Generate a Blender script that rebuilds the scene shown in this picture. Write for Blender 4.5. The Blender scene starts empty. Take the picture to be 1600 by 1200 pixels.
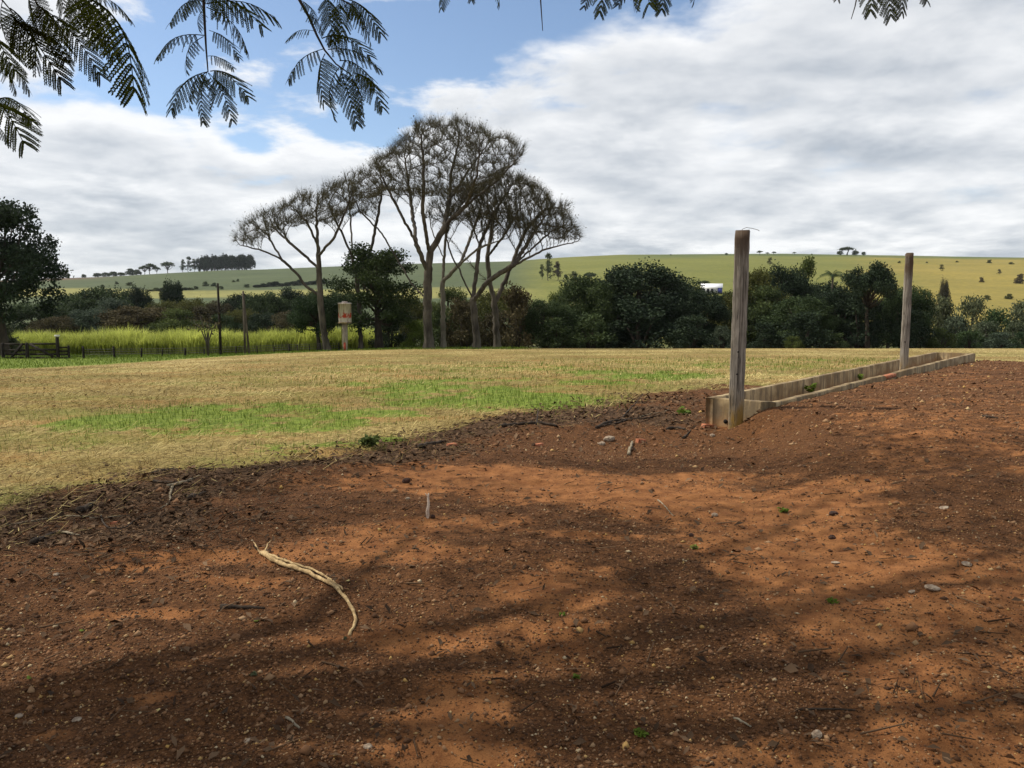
import bpy, math, random
import numpy as np
from mathutils import Vector, Matrix

# ---------------------------------------------------------------- camera, sky, sun, exposure
random.seed(7)
RNG = np.random.default_rng(11)
SC = bpy.context.scene
COL = SC.collection
F = 1208.0                       # focal length in pixels of the 1600 px wide photograph
EYE = 1.6
PITCH = math.atan(114 / F)
cam_d = bpy.data.cameras.new('camera')
cam = bpy.data.objects.new('camera', cam_d)
COL.objects.link(cam)
cam.location = (0, 0, EYE)
cam.rotation_euler = (math.pi / 2 - PITCH, 0, 0)
cam_d.sensor_width = 36
cam_d.lens = 36 * F / 1600
cam_d.clip_start = 0.05
cam_d.clip_end = 6000
SC.camera = cam

SUN_AZ = (-0.86, 0.24)           # horizontal direction towards the sun
SUN_EL = math.radians(50)
SUN_STRENGTH = 4.3
SKY_STRENGTH = 0.12
CLOUD_STRENGTH = 0.80
EXPOSURE = 0.30

sun_d = bpy.data.lights.new('sun', 'SUN')
sun_d.energy = SUN_STRENGTH
sun_d.angle = math.radians(0.7)
sun_d.color = (1.0, 0.94, 0.83)
sun = bpy.data.objects.new('sun', sun_d)
COL.objects.link(sun)
_n = math.hypot(*SUN_AZ)
SUN_DIR = Vector((SUN_AZ[0] / _n * math.cos(SUN_EL), SUN_AZ[1] / _n * math.cos(SUN_EL), math.sin(SUN_EL)))
sun.rotation_euler = SUN_DIR.to_track_quat('Z', 'Y').to_euler()
sun.location = (-20, 5, 30)

SC.view_settings.view_transform = 'Standard'
SC.view_settings.look = 'None'
SC.view_settings.exposure = EXPOSURE
SC.view_settings.gamma = 1.0
SC.view_settings.use_curve_mapping = False
SC.render.engine = 'CYCLES'
SC.cycles.use_denoising = True
SC.cycles.max_bounces = 6
SC.cycles.transparent_max_bounces = 8


class NT:
    """small helper for node trees"""
    def __init__(self, tree):
        self.t = tree
        self.n = tree.nodes
        self.l = tree.links

    def add(self, typ, ins=None, **props):
        nd = self.n.new(typ)
        for k, v in props.items():
            setattr(nd, k, v)
        for k, v in (ins or {}).items():
            s = nd.inputs[k]
            if hasattr(v, 'is_output') or isinstance(v, bpy.types.NodeSocket):
                self.l.new(v, s)
            else:
                s.default_value = v
        return nd

    def math(self, op, a, b=0.0, c=0.0, clamp=False):
        nd = self.add('ShaderNodeMath', {0: a, 1: b, 2: c}, operation=op, use_clamp=clamp)
        return nd.outputs[0]

    def vmath(self, op, a, b=(0, 0, 0)):
        nd = self.add('ShaderNodeVectorMath', {0: a, 1: b}, operation=op)
        return nd.outputs['Value'] if op in ('DISTANCE', 'LENGTH', 'DOT_PRODUCT') else nd.outputs[0]

    def rng(self, v, a, b, c=0.0, d=1.0, smooth=True):
        nd = self.add('ShaderNodeMapRange', {0: v, 1: a, 2: b, 3: c, 4: d})
        nd.interpolation_type = 'SMOOTHSTEP' if smooth else 'LINEAR'
        return nd.outputs[0]

    def noise(self, vec, scale, detail=5.0, rough=0.55, dist=0.0):
        nd = self.add('ShaderNodeTexNoise', {'Vector': vec, 'Scale': scale, 'Detail': detail, 'Roughness': rough, 'Distortion': dist})
        return nd.outputs['Fac']

    def mix(self, f, a, b, mode='MIX'):
        nd = self.n.new('ShaderNodeMix')
        nd.data_type = 'RGBA'
        nd.blend_type = mode
        for s, v in ((nd.inputs[0], f), (nd.inputs[6], a), (nd.inputs[7], b)):
            if isinstance(v, bpy.types.NodeSocket):
                self.l.new(v, s)
            else:
                s.default_value = v if not isinstance(v, tuple) or len(v) == 4 else v + (1.0,)
        return nd.outputs[2]

    def scalevec(self, v, s):
        return self.vmath('MULTIPLY', v, s)


world = bpy.data.worlds.new('World')
SC.world = world
world.use_nodes = True
world.node_tree.nodes.clear()
W = NT(world.node_tree)


def pixdir(px, py):
    u = (px - 800) / F
    v = (600 - py) / F
    d = Vector((u, math.cos(PITCH) + v * math.sin(PITCH), -math.sin(PITCH) + v * math.cos(PITCH)))
    return d


sky = W.add('ShaderNodeTexSky', sky_type='NISHITA', sun_disc=False)
sky.sun_elevation = SUN_EL
sky.sun_rotation = math.atan2(SUN_AZ[0], SUN_AZ[1])
sky.altitude = 600
sky.air_density = 1.0
sky.dust_density = 0.6
tc = W.add('ShaderNodeTexCoord')
D = W.vmath('NORMALIZE', tc.outputs['Generated'])
sx = W.add('ShaderNodeSeparateXYZ', {0: D})


def cloud_plane(lift, soft):
    """the sky direction laid on a cloud deck; lift looks a little higher up, for the shading of tops and bases"""
    zz = W.math('ADD', W.math('MAXIMUM', W.math('ADD', sx.outputs[2], lift), 0.0), soft)
    inv = W.math('DIVIDE', 1.0, zz)
    return W.add('ShaderNodeCombineXYZ', {0: W.math('MULTIPLY', sx.outputs[0], inv), 1: W.math('MULTIPLY', sx.outputs[1], inv), 2: W.math('MULTIPLY', W.math('ADD', sx.outputs[2], lift), 2.0)}).outputs[0]


def cloud_density(lift):
    p = cloud_plane(lift, 0.16)
    a_ = W.noise(W.vmath('ADD', p, (3.7, 1.9, 0.0)), 0.95, 3, 0.5, 0.2)
    b_ = W.noise(W.vmath('ADD', p, (11.3, 7.1, 2.0)), 2.6, 9, 0.56, 0.15)
    return W.math('ADD', W.math('MULTIPLY', a_, 0.45), W.math('MULTIPLY', b_, 0.55)), b_


dens, n2 = cloud_density(0.0)
dens_up, _b = cloud_density(0.022)
n3 = W.noise(W.vmath('ADD', cloud_plane(0.0, 0.16), (1.3, 27.1, 5.0)), 0.5, 4, 0.5, 0.1)
relief = W.math('SUBTRACT', dens, dens_up)
# broken cover: clearings where the blue shows, closed deck to the right
bias = 0.085
for (qx, qy, rad, amt) in ((500, 95, 0.20, -0.20), (210, 110, 0.12, -0.10), (330, 60, 0.12, -0.10), (565, 205, 0.06, -0.16), (720, 160, 0.12, 0.08), (395, 225, 0.05, -0.12), (830, 5, 0.24, -0.20), (650, 70, 0.15, -0.10),
                           (120, 260, 0.13, 0.10), (450, 175, 0.10, 0.05), (900, 125, 0.20, 0.14), (1300, 120, 0.35, 0.09), (1540, 150, 0.16, 0.07), (1130, 40, 0.12, -0.05), (830, 170, 0.08, -0.05), (140, 60, 0.05, 0.08)):
    d0 = pixdir(qx, qy).normalized()
    dd = W.vmath('DISTANCE', W.vmath('MULTIPLY', D, (1, 1, 1.7)), (d0.x, d0.y, d0.z * 1.7))
    g = W.rng(W.math('ADD', dd, W.math('MULTIPLY', W.math('SUBTRACT', n2, 0.5), rad * 1.3)), 0.0, rad * 1.15, amt, 0.0)
    bias = W.math('ADD', bias, g)
lowcov = W.rng(sx.outputs[2], 0.05, 0.22, 0.10, 0.0)
dens = W.math('ADD', W.math('ADD', dens, bias), lowcov)
mask = W.rng(dens, 0.46, 0.60, 0.0, 0.94)
thick = W.rng(W.math('ADD', dens, W.math('MULTIPLY', W.math('SUBTRACT', n3, 0.5), 0.30)), 0.52, 0.74)
thick = W.math('ADD', W.math('MULTIPLY', thick, 0.75), W.math('MULTIPLY', relief, -4.8), clamp=True)
ccol = W.mix(thick, (1.03, 1.035, 1.04), (0.515, 0.560, 0.620))
bg1 = W.add('ShaderNodeBackground', {'Color': sky.outputs[0], 'Strength': SKY_STRENGTH})
bg2 = W.add('ShaderNodeBackground', {'Color': ccol, 'Strength': CLOUD_STRENGTH})
mx = W.add('ShaderNodeMixShader', {0: mask, 1: bg1.outputs[0], 2: bg2.outputs[0]})
W.add('ShaderNodeOutputWorld', {0: mx.outputs[0]})


# ---------------------------------------------------------------- numeric helpers
def hash2(ix, iy, seed):
    h = (ix.astype(np.int64) * 374761393 + iy.astype(np.int64) * 668265263 + seed * 974634777) & 0xFFFFFFFF
    h = ((h ^ (h >> 13)) * 1274126177) & 0xFFFFFFFF
    h = h ^ (h >> 16)
    return (h & 0xFFFFFF) / float(0xFFFFFF)


def vnoise(x, y, seed=0):
    xi = np.floor(x)
    yi = np.floor(y)
    fx = x - xi
    fy = y - yi
    fx = fx * fx * (3 - 2 * fx)
    fy = fy * fy * (3 - 2 * fy)
    a = hash2(xi, yi, seed)
    b = hash2(xi + 1, yi, seed)
    c = hash2(xi, yi + 1, seed)
    d = hash2(xi + 1, yi + 1, seed)
    return (a * (1 - fx) + b * fx) * (1 - fy) + (c * (1 - fx) + d * fx) * fy


def fbm(x, y, octv=4, seed=0, gain=0.5):
    s = 0.0
    amp = 1.0
    tot = 0.0
    for k in range(octv):
        s = s + amp * vnoise(x * 2 ** k + 17.3 * k, y * 2 ** k - 9.1 * k, seed + k)
        tot += amp
        amp *= gain
    return s / tot


def sstep(v, a, b):
    t = np.clip((v - a) / (b - a), 0, 1)
    return t * t * (3 - 2 * t)


# trough frame: T0 left front corner, TD along it, TS across it to the right
T0 = np.array((2.757, 10.92))
TD = np.array((0.613, 0.790))
TD = TD / np.linalg.norm(TD)
TS = np.array((TD[1], -TD[0]))
TW, TL = 1.0, 17.6
TG = 0.16                         # it widens a little towards its far end

RIDGE_PX = np.array((-900, -300, 0, 100, 250, 395, 450, 600, 800, 870, 960, 1200, 1450, 1600, 1900, 2600), float)
RIDGE_PY = np.array((456, 450, 444, 438, 432, 423, 422, 415, 410, 404.5, 400, 398.5, 403, 405, 411, 425), float)
RD = 1000.0


def terrain(x, y, detail=True):
    x = np.asarray(x, float)
    y = np.asarray(y, float)
    yy = np.clip(y, 10, 95)
    z = -1.33 * ((yy - 10) / 50.0) ** 1.5
    z = z - 0.85 * sstep(-x, 6, 28) * sstep(y, 14, 40) + 0.25 * sstep(-x, 6, 28) * sstep(y, 42, 56)
    # valley behind the field
    edge = 66 + 26 * sstep(-x, 6, 22)
    z = z - 7.5 * sstep(y, edge, edge + 110)
    # far hillside
    col = 800 + F * x / RD
    H = EYE + (486 - np.interp(col, RIDGE_PX, RIDGE_PY)) / F * RD
    t = np.clip((y - 230) / (RD - 230), 0, 1)
    prof = 1 - (1 - t) ** 1.22
    base = -11.0
    z = np.where(y > 230, base + 0 * x + (H - base) * prof, z * (1 - sstep(y, 150, 230)) + base * sstep(y, 150, 230))
    z = z - np.clip(y - RD, 0, None) * 0.05
    z = z + (fbm(x / 90, y / 90, 3, 5) - 0.5) * 5.0 * sstep(y, 300, 500) * (1 - 0.9 * sstep(y, 700, 950))
    # bank heaped against the right wall of the trough
    rx = x - T0[0]
    ry = y - T0[1]
    t_ = rx * TD[0] + ry * TD[1]
    s_ = (rx * TS[0] + ry * TS[1]) / (1 + TG * np.clip(t_, 0, TL) / TL)
    zt = 0.375 - 0.005 * t_ - 0.03 - 0.011 * np.clip(t_, 0, 20)
    wb = sstep(t_ / (0.9 + 2.8 * np.clip(s_ - TW, 0, 3.0)), -1.0, 0.05) * (1 - sstep(t_, 17.5, 20.5)) * sstep(s_, np.where(t_ < 0.02, 0.35, TW - 0.10), TW + 0.01) * (1 - 0.60 * sstep(s_, TW + 0.8, TW + 8))
    z = z + (zt - z) * np.clip(wb, 0, 1)
    z = z + 0.03 * sstep(x, 2.0, 6.5) * sstep(y, 3, 8) * (1 - sstep(y, 12, 26)) * sstep(s_, TW, TW + 2.0)
    # hollow left of the trough front, low ridge of swept litter at the field's edge
    z = z - 0.14 * np.exp(-((x - 1.5) ** 2 / 1.6 + (y - 9.6) ** 2 / 1.3))
    z = z + 0.06 * np.exp(-(((x + 2.6) * 0.5 - (y - 7.2)) ** 2 / 0.25)) * sstep(-x, 0.6, 2.0) * sstep(y, 4.5, 5.5)
    # smooth swell of the bare mound in front
    z = z + 0.07 * np.exp(-((x - 0.3) ** 2 / 5.0 + (y - 5.0) ** 2 / 3.0))
    if detail:
        near = 1 - sstep(y, 25, 45)
        z = z + near * ((fbm(x * 0.9, y * 0.9, 3, 1) - 0.5) * 0.065 + (fbm(x * 4.0, y * 4.0, 4, 2) - 0.5) * 0.045 + (fbm(x * 17, y * 17, 2, 3) - 0.5) * 0.016 * (1 - sstep(y, 9, 14)))
    return z


def tz(x, y):
    return float(terrain(np.array([x]), np.array([y]))[0])


def at(px, py, Y):
    d = pixdir(px, py)
    k = Y / d.y
    return Vector((d.x * k, Y, EYE + d.z * k))


def ghit(px, py, y0=2.0, y1=1100):
    """where the line of sight through a photo pixel meets the ground"""
    d = pixdir(px, py)
    ys = y0 * (y1 / y0) ** np.linspace(0, 1, 4000)
    xs = d.x / d.y * ys
    zs = EYE + d.z / d.y * ys
    below = np.nonzero(zs < terrain(xs, ys, y0 < 50))[0]
    i = below[0] if len(below) else len(ys) - 1
    return Vector((xs[i], ys[i], float(terrain(xs[i:i + 1], ys[i:i + 1])[0])))


def mesh_np(name, V, Q=None, T=None, tint=None, smooth=False, extra=None):
    me = bpy.data.meshes.new(name)
    V = np.asarray(V, np.float32).reshape(-1, 3)
    nq = 0 if Q is None else len(Q)
    nt = 0 if T is None else len(T)
    idx = []
    if nq:
        idx.append(np.asarray(Q, np.int32).ravel())
    if nt:
        idx.append(np.asarray(T, np.int32).ravel())
    idx = np.concatenate(idx)
    me.vertices.add(len(V))
    me.vertices.foreach_set('co', V.ravel())
    me.loops.add(len(idx))
    me.loops.foreach_set('vertex_index', idx)
    starts = np.concatenate([np.arange(nq) * 4, nq * 4 + np.arange(nt) * 3]).astype(np.int32)
    tot = np.concatenate([np.full(nq, 4), np.full(nt, 3)]).astype(np.int32)
    me.polygons.add(nq + nt)
    me.polygons.foreach_set('loop_start', starts)
    me.polygons.foreach_set('loop_total', tot)
    if smooth:
        me.polygons.foreach_set('use_smooth', np.ones(nq + nt, bool))
    me.update(calc_edges=True)
    if tint is not None:
        a = me.attributes.new('tint', 'FLOAT', 'POINT')
        a.data.foreach_set('value', np.asarray(tint, np.float32))
    for nm, arr in (extra or {}).items():
        a = me.attributes.new(nm, 'FLOAT_COLOR', 'POINT')
        a.data.foreach_set('color', np.asarray(arr, np.float32).ravel())
    return me


class MB:
    """collects pieces of ONE object"""
    def __init__(self):
        self.V, self.Q, self.T, self.t, self.n = [], [], [], [], 0

    def add(self, V, Q=None, T=None, tint=0.5):
        V = np.asarray(V, float).reshape(-1, 3)
        if Q is not None and len(Q):
            self.Q.append(np.asarray(Q) + self.n)
        if T is not None and len(T):
            self.T.append(np.asarray(T) + self.n)
        self.V.append(V)
        self.t.append(np.full(len(V), tint) if np.isscalar(tint) else np.asarray(tint))
        self.n += len(V)

    def box(self, c, s, rz=0.0, tint=0.5):
        c = np.asarray(c, float)
        s = np.asarray(s, float) / 2
        v = np.array([(-1, -1, -1), (1, -1, -1), (1, 1, -1), (-1, 1, -1), (-1, -1, 1), (1, -1, 1), (1, 1, 1), (-1, 1, 1)], float) * s
        ca, sa = math.cos(rz), math.sin(rz)
        v = np.stack([v[:, 0] * ca - v[:, 1] * sa, v[:, 0] * sa + v[:, 1] * ca, v[:, 2]], 1) + c
        self.add(v, [(0, 3, 2, 1), (4, 5, 6, 7), (0, 1, 5, 4), (1, 2, 6, 5), (2, 3, 7, 6), (3, 0, 4, 7)], tint=tint)

    def beam(self, a, b, w, h, tint=0.5):
        a = np.asarray(a, float)
        b = np.asarray(b, float)
        d = b - a
        d /= np.linalg.norm(d)
        up = np.array((0, 0, 1.0)) if abs(d[2]) < 0.9 else np.array((0, 1.0, 0))
        s = np.cross(d, up)
        s /= np.linalg.norm(s)
        u = np.cross(s, d)
        v = []
        for p in (a, b):
            for (i, j) in ((-1, -1), (1, -1), (1, 1), (-1, 1)):
                v.append(p + s * i * w / 2 + u * j * h / 2)
        self.add(v, [(3, 2, 1, 0), (4, 5, 6, 7), (0, 1, 5, 4), (1, 2, 6, 5), (2, 3, 7, 6), (3, 0, 4, 7)], tint=tint)

    def tube(self, pts, rad, sides=6, tint=0.5, cap=True, twist=0.0):
        pts = np.asarray(pts, float)
        n = len(pts)
        rad = np.full(n, rad) if np.isscalar(rad) else np.asarray(rad, float)
        tan = np.gradient(pts, axis=0)
        tan /= (np.linalg.norm(tan, axis=1, keepdims=True) + 1e-9)
        ref = np.array((0, 0, 1.0)) if abs(tan[0][2]) < 0.85 else np.array((1.0, 0, 0))
        u = np.cross(tan[0], ref)
        u /= np.linalg.norm(u)
        rings = []
        ang = np.arange(sides) * 2 * math.pi / sides
        for i in range(n):
            u = u - tan[i] * np.dot(u, tan[i])
            u /= (np.linalg.norm(u) + 1e-9)
            w = np.cross(tan[i], u)
            a = ang + twist * i
            rings.append(pts[i] + rad[i] * (np.cos(a)[:, None] * u + np.sin(a)[:, None] * w))
        V = np.concatenate(rings)
        k = np.arange(sides)
        Q = []
        for i in range(n - 1):
            a = i * sides
            Q.append(np.stack([a + k, a + (k + 1) % sides, a + sides + (k + 1) % sides, a + sides + k], 1))
        Q = np.concatenate(Q)
        T = None
        if cap:
            V = np.concatenate([V, pts[-1:] + tan[-1:] * rad[-1] * 0.4, pts[:1]])
            e = (n - 1) * sides
            T = np.concatenate([np.stack([e + k, e + (k + 1) % sides, np.full(sides, n * sides)], 1),
                                np.stack([(k + 1) % sides, k, np.full(sides, n * sides + 1)], 1)])
        self.add(V, Q, T, tint)

    def lathe(self, prof, c, sides=20, tint=0.5):
        ang = np.arange(sides) * 2 * math.pi / sides
        V = []
        for r, z in prof:
            V.append(np.stack([c[0] + r * np.cos(ang), c[1] + r * np.sin(ang), np.full(sides, c[2] + z)], 1))
        k = np.arange(sides)
        Q = [np.stack([i * sides + k, i * sides + (k + 1) % sides, (i + 1) * sides + (k + 1) % sides, (i + 1) * sides + k], 1) for i in range(len(prof) - 1)]
        self.add(np.concatenate(V), np.concatenate(Q), tint=tint)

    def build(self, name, mat, parent=None, smooth=False):
        me = mesh_np(name, np.concatenate(self.V), np.concatenate(self.Q) if self.Q else None, np.concatenate(self.T) if self.T else None,
                     np.concatenate(self.t), smooth)
        return link(name, me, mat, parent)


def link(name, me, mat, parent=None):
    o = bpy.data.objects.new(name, me)
    COL.objects.link(o)
    if mat is not None and len(me.materials) == 0:
        me.materials.append(mat)
    elif mat is not None and me.materials[0] is not mat:
        o.material_slots[0].link = 'OBJECT'
        o.material_slots[0].material = mat
    if parent is not None:
        o.parent = parent
    return o


def tag(o, label=None, cat=None, group=None, kind=None):
    if label:
        o['label'] = label
    if cat:
        o['category'] = cat
    if group:
        o['group'] = group
    if kind:
        o['kind'] = kind
    return o


def thing(name, label, cat, loc=(0, 0, 0), rz=0.0, group=None):
    o = bpy.data.objects.new(name, None)
    COL.objects.link(o)
    o.empty_display_size = 0.2
    o.location = loc
    o.rotation_euler = (0, 0, rz)
    return tag(o, label, cat, group)


# ---------------------------------------------------------------- materials
def newmat(name):
    m = bpy.data.materials.new(name)
    m.use_nodes = True
    m.node_tree.nodes.clear()
    return m, NT(m.node_tree)


def finish(N, col, rough=0.85, bump=None, bstr=0.3, bdist=0.02, spec=0.2, translucent=0.0, tcol=None):
    ins = {'Base Color': col, 'Roughness': rough, 'Specular IOR Level': spec}
    bs = N.add('ShaderNodeBsdfPrincipled', ins)
    if bump is not None:
        b = N.add('ShaderNodeBump', {'Height': bump, 'Strength': bstr, 'Distance': bdist})
        N.l.new(b.outputs[0], bs.inputs['Normal'])
    sh = bs.outputs[0]
    if translucent:
        tr = N.add('ShaderNodeBsdfTranslucent', {'Color': tcol if tcol is not None else col})
        sh = N.add('ShaderNodeMixShader', {0: translucent, 1: sh, 2: tr.outputs[0]}).outputs[0]
    N.add('ShaderNodeOutputMaterial', {0: sh})


def mat_tint(name, a, b, rough=0.8, translucent=0.0, nscale=0.0, spec=0.06, objvar=0.0):
    """colour runs from a to b with the per-piece tint"""
    m, N = newmat(name)
    at_ = N.add('ShaderNodeAttribute', attribute_name='tint').outputs['Fac']
    fac = at_
    if nscale:
        g = N.add('ShaderNodeTexCoord').outputs['Object']
        fac = N.math('ADD', fac, N.math('MULTIPLY', N.math('SUBTRACT', N.noise(g, nscale, 3), 0.5), 0.9), clamp=True)
    c = N.mix(fac, a, b)
    if objvar:
        oi = N.add('ShaderNodeObjectInfo').outputs['Random']
        c = N.mix(1.0, c, N.add('ShaderNodeCombineXYZ', {0: N.rng(oi, 0, 1, 1 - objvar, 1 + objvar, False), 1: N.rng(oi, 0, 1, 1 - objvar * .6, 1 + objvar * .6, False), 2: 1.0}).outputs[0], 'MULTIPLY')
    finish(N, c, rough, spec=spec, translucent=translucent)
    return m


def mat_bark(name, a, b, scale=6.0, stretch=(1, 1, 0.25)):
    m, N = newmat(name)
    g = N.add('ShaderNodeTexCoord').outputs['Object']
    n = N.noise(N.scalevec(g, stretch), scale, 6, 0.65)
    n2 = N.noise(g, scale * 0.3, 3)
    c = N.mix(N.rng(N.math('ADD', N.math('MULTIPLY', n, 0.7), N.math('MULTIPLY', n2, 0.3)), 0.35, 0.65), a, b)
    finish(N, c, 0.9, n, 0.5, 0.02)
    return m


M = {}
M['bark_grey'] = mat_bark('bark_grey', (0.030, 0.024, 0.018), (0.105, 0.088, 0.066), 3.0)
M['bark_pale'] = mat_bark('bark_pale', (0.075, 0.064, 0.046), (0.17, 0.150, 0.115), 3.0)
M['bark_dark'] = mat_bark('bark_dark', (0.025, 0.019, 0.014), (0.07, 0.055, 0.042), 3.0)
M['twig'] = mat_tint('twig', (0.040, 0.036, 0.024), (0.115, 0.105, 0.058), 0.9, 0.2)
M['leaf_dark'] = mat_tint('leaf_dark', (0.0227, 0.0356, 0.0145), (0.0745, 0.1004, 0.0356), 0.65, 0.12, 0.35, objvar=0.30)
M['leaf_black'] = mat_tint('leaf_black', (0.0139, 0.0226, 0.0139), (0.0383, 0.0557, 0.0278), 0.7, 0.08, 0.35)
M['leaf_mid'] = mat_tint('leaf_mid', (0.0330, 0.0495, 0.0154), (0.0935, 0.1210, 0.0374), 0.65, 0.18, 0.35, objvar=0.30)
M['leaf_grey'] = mat_tint('leaf_grey', (0.0385, 0.0506, 0.0264), (0.1210, 0.1375, 0.0770), 0.7, 0.15, 0.35, objvar=0.30)
M['leaf_brown'] = mat_tint('leaf_brown', (0.0420, 0.0357, 0.0189), (0.1050, 0.0893, 0.0473), 0.8, 0.1, 0.35, objvar=0.15)
M['leaf_bright'] = mat_tint('leaf_bright', (0.060, 0.085, 0.012), (0.16, 0.21, 0.040), 0.6, 0.3, 0.5)
M['leaf_olive'] = mat_tint('leaf_olive', (0.0385, 0.0440, 0.0132), (0.1155, 0.1155, 0.0330), 0.7, 0.18, 0.35)
M['crop'] = mat_tint('crop', (0.15, 0.18, 0.020), (0.52, 0.55, 0.13), 0.6, 0.45)
M['straw'] = mat_tint('straw', (0.15, 0.100, 0.030), (0.52, 0.415, 0.175), 0.75, 0.1)
M['grass'] = mat_tint('grass', (0.050, 0.085, 0.010), (0.165, 0.220, 0.032), 0.55, 0.3)
M['litter'] = mat_tint('litter', (0.030, 0.018, 0.011), (0.17, 0.105, 0.060), 0.85)
M['frond'] = mat_tint('frond', (0.014, 0.017, 0.003), (0.060, 0.068, 0.010), 0.95, 0.3, spec=0.0)
M['stick_dark'] = mat_bark('stick_dark', (0.016, 0.011, 0.008), (0.06, 0.042, 0.028), 30, (1, 1, 1))
M['stick_pale'] = mat_bark('stick_pale', (0.22, 0.14, 0.062), (0.50, 0.36, 0.18), 28, (1, 1, 1))
M['stick_grey'] = mat_bark('stick_grey', (0.11, 0.085, 0.055), (0.30, 0.25, 0.17), 30, (1, 1, 1))
M['stick_white'] = mat_bark('stick_white', (0.42, 0.32, 0.24), (0.70, 0.60, 0.48), 28, (1, 1, 1))
M['brick'] = mat_bark('brick', (0.28, 0.09, 0.04), (0.48, 0.20, 0.11), 25, (1, 1, 1))
M['stone'] = mat_bark('stone', (0.16, 0.11, 0.075), (0.36, 0.29, 0.21), 25, (1, 1, 1))
M['stone_dark'] = mat_bark('stone_dark', (0.02, 0.012, 0.009), (0.07, 0.035, 0.024), 25, (1, 1, 1))


def mat_gravel():
    m, N = newmat('gravel')
    a = N.add('ShaderNodeAttribute', attribute_name='tint').outputs['Fac']
    r = N.add('ShaderNodeValToRGB', {0: a})
    e = r.color_ramp.elements
    e[0].position, e[0].color = 0.0, (0.045, 0.021, 0.010, 1)
    e[1].position, e[1].color = 1.0, (0.42, 0.32, 0.19, 1)
    for p, c in ((0.35, (0.105, 0.048, 0.020, 1)), (0.62, (0.21, 0.105, 0.048, 1)), (0.78, (0.30, 0.19, 0.10, 1)), (0.9, (0.40, 0.24, 0.07, 1))):
        x = e.new(p)
        x.color = c
    finish(N, r.outputs[0], 0.85)
    return m


M['gravel'] = mat_gravel()


def mat_wood_post():
    m, N = newmat('weathered_wood')
    g = N.add('ShaderNodeTexCoord').outputs['Object']
    grain = N.noise(N.scalevec(g, (26, 26, 1.1)), 2.0, 6, 0.6, 0.4)
    blot = N.noise(N.scalevec(g, (3, 3, 1.2)), 1.6, 5, 0.6)
    c = N.mix(N.rng(grain, 0.32, 0.68), (0.100, 0.086, 0.067), (0.315, 0.280, 0.230))
    sep = N.add('ShaderNodeSeparateXYZ', {0: g}).outputs[2]
    c = N.mix(N.math('MULTIPLY', N.rng(blot, 0.50, 0.68), 0.6), c, (0.075, 0.060, 0.042))
    top = N.math('MULTIPLY', N.rng(sep, 1.9, 2.7), N.rng(blot, 0.35, 0.6))
    c = N.mix(top, c, (0.085, 0.055, 0.035))                                  # rotted, darker wood towards the top
    foot = N.math('MULTIPLY', N.rng(sep, 0.65, 0.10), N.rng(N.math('ADD', blot, N.math('MULTIPLY', grain, 0.3)), 0.45, 0.75))
    c = N.mix(foot, c, (0.24, 0.145, 0.035))                                  # red earth and lichen on the foot
    crack = N.noise(N.scalevec(g, (34, 34, 0.7)), 2.6, 4, 0.5, 0.25)
    ck = N.rng(crack, 0.62, 0.67)
    c = N.mix(N.math('MULTIPLY', ck, 0.85), c, (0.022, 0.017, 0.012))        # drying splits along the grain
    finish(N, c, 0.9, N.math('SUBTRACT', grain, ck), 0.7, 0.014)
    return m


def mat_concrete():
    m, N = newmat('old_concrete')
    g = N.add('ShaderNodeTexCoord').outputs['Object']
    a = N.noise(g, 2.2, 6, 0.6)
    b = N.noise(g, 30, 4, 0.6)
    drip = N.noise(N.scalevec(g, (5, 5, 0.6)), 1.8, 5, 0.6)
    c = N.mix(N.rng(a, 0.35, 0.68), (0.165, 0.108, 0.050), (0.385, 0.290, 0.160))
    c = N.mix(N.math('MULTIPLY', N.rng(drip, 0.46, 0.62), 0.75), c, (0.095, 0.070, 0.045))
    z = N.add('ShaderNodeSeparateXYZ', {0: g}).outputs[2]
    splash = N.math('MULTIPLY', N.rng(N.math('ADD', z, N.math('MULTIPLY', a, 0.25)), 0.32, 0.08), 0.75)
    c = N.mix(splash, c, (0.27, 0.135, 0.050))                               # red soil splashed on the foot
    c = N.mix(N.math('MULTIPLY', N.rng(b, 0.5, 0.75), 0.35), c, (0.12, 0.10, 0.075))
    finish(N, c, 0.92, b, 0.5, 0.012)
    return m


M['post'] = mat_wood_post()
M['concrete'] = mat_concrete()
M['wood_dark'] = mat_bark('wood_dark', (0.010, 0.008, 0.006), (0.030, 0.023, 0.017), 8)
M['wood_pole'] = mat_bark('wood_pole', (0.05, 0.04, 0.03), (0.13, 0.105, 0.08), 5)
M['white_paint'] = mat_bark('white_paint', (0.45, 0.43, 0.38), (0.72, 0.70, 0.64), 9)
M['wire'] = mat_bark('wire', (0.10, 0.09, 0.08), (0.2, 0.18, 0.16), 9)
M['hole'] = mat_bark('hole', (0.008, 0.006, 0.005), (0.015, 0.012, 0.01), 9)


def mat_tank():
    m, N = newmat('rusty_white_paint')
    g = N.add('ShaderNodeTexCoord').outputs['Object']
    a = N.noise(g, 1.9, 6, 0.65, 0.3)
    d = N.noise(N.scalevec(g, (4, 4, 0.5)), 2.4, 5, 0.6)
    z = N.add('ShaderNodeSeparateXYZ', {0: g}).outputs[2]
    c = N.mix(N.rng(d, 0.35, 0.7), (0.56, 0.50, 0.44), (0.36, 0.28, 0.23))
    c = N.mix(N.math('MULTIPLY', N.rng(d, 0.50, 0.66), 0.6), c, (0.26, 0.12, 0.085))
    band = N.math('MULTIPLY', N.rng(z, 0.28, 0.40), N.rng(z, 0.80, 0.66))
    red = N.math('MULTIPLY', band, N.rng(a, 0.42, 0.52))
    c = N.mix(red, c, (0.42, 0.055, 0.030))
    finish(N, c, 0.75, d, 0.2, 0.01)
    return m


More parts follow.
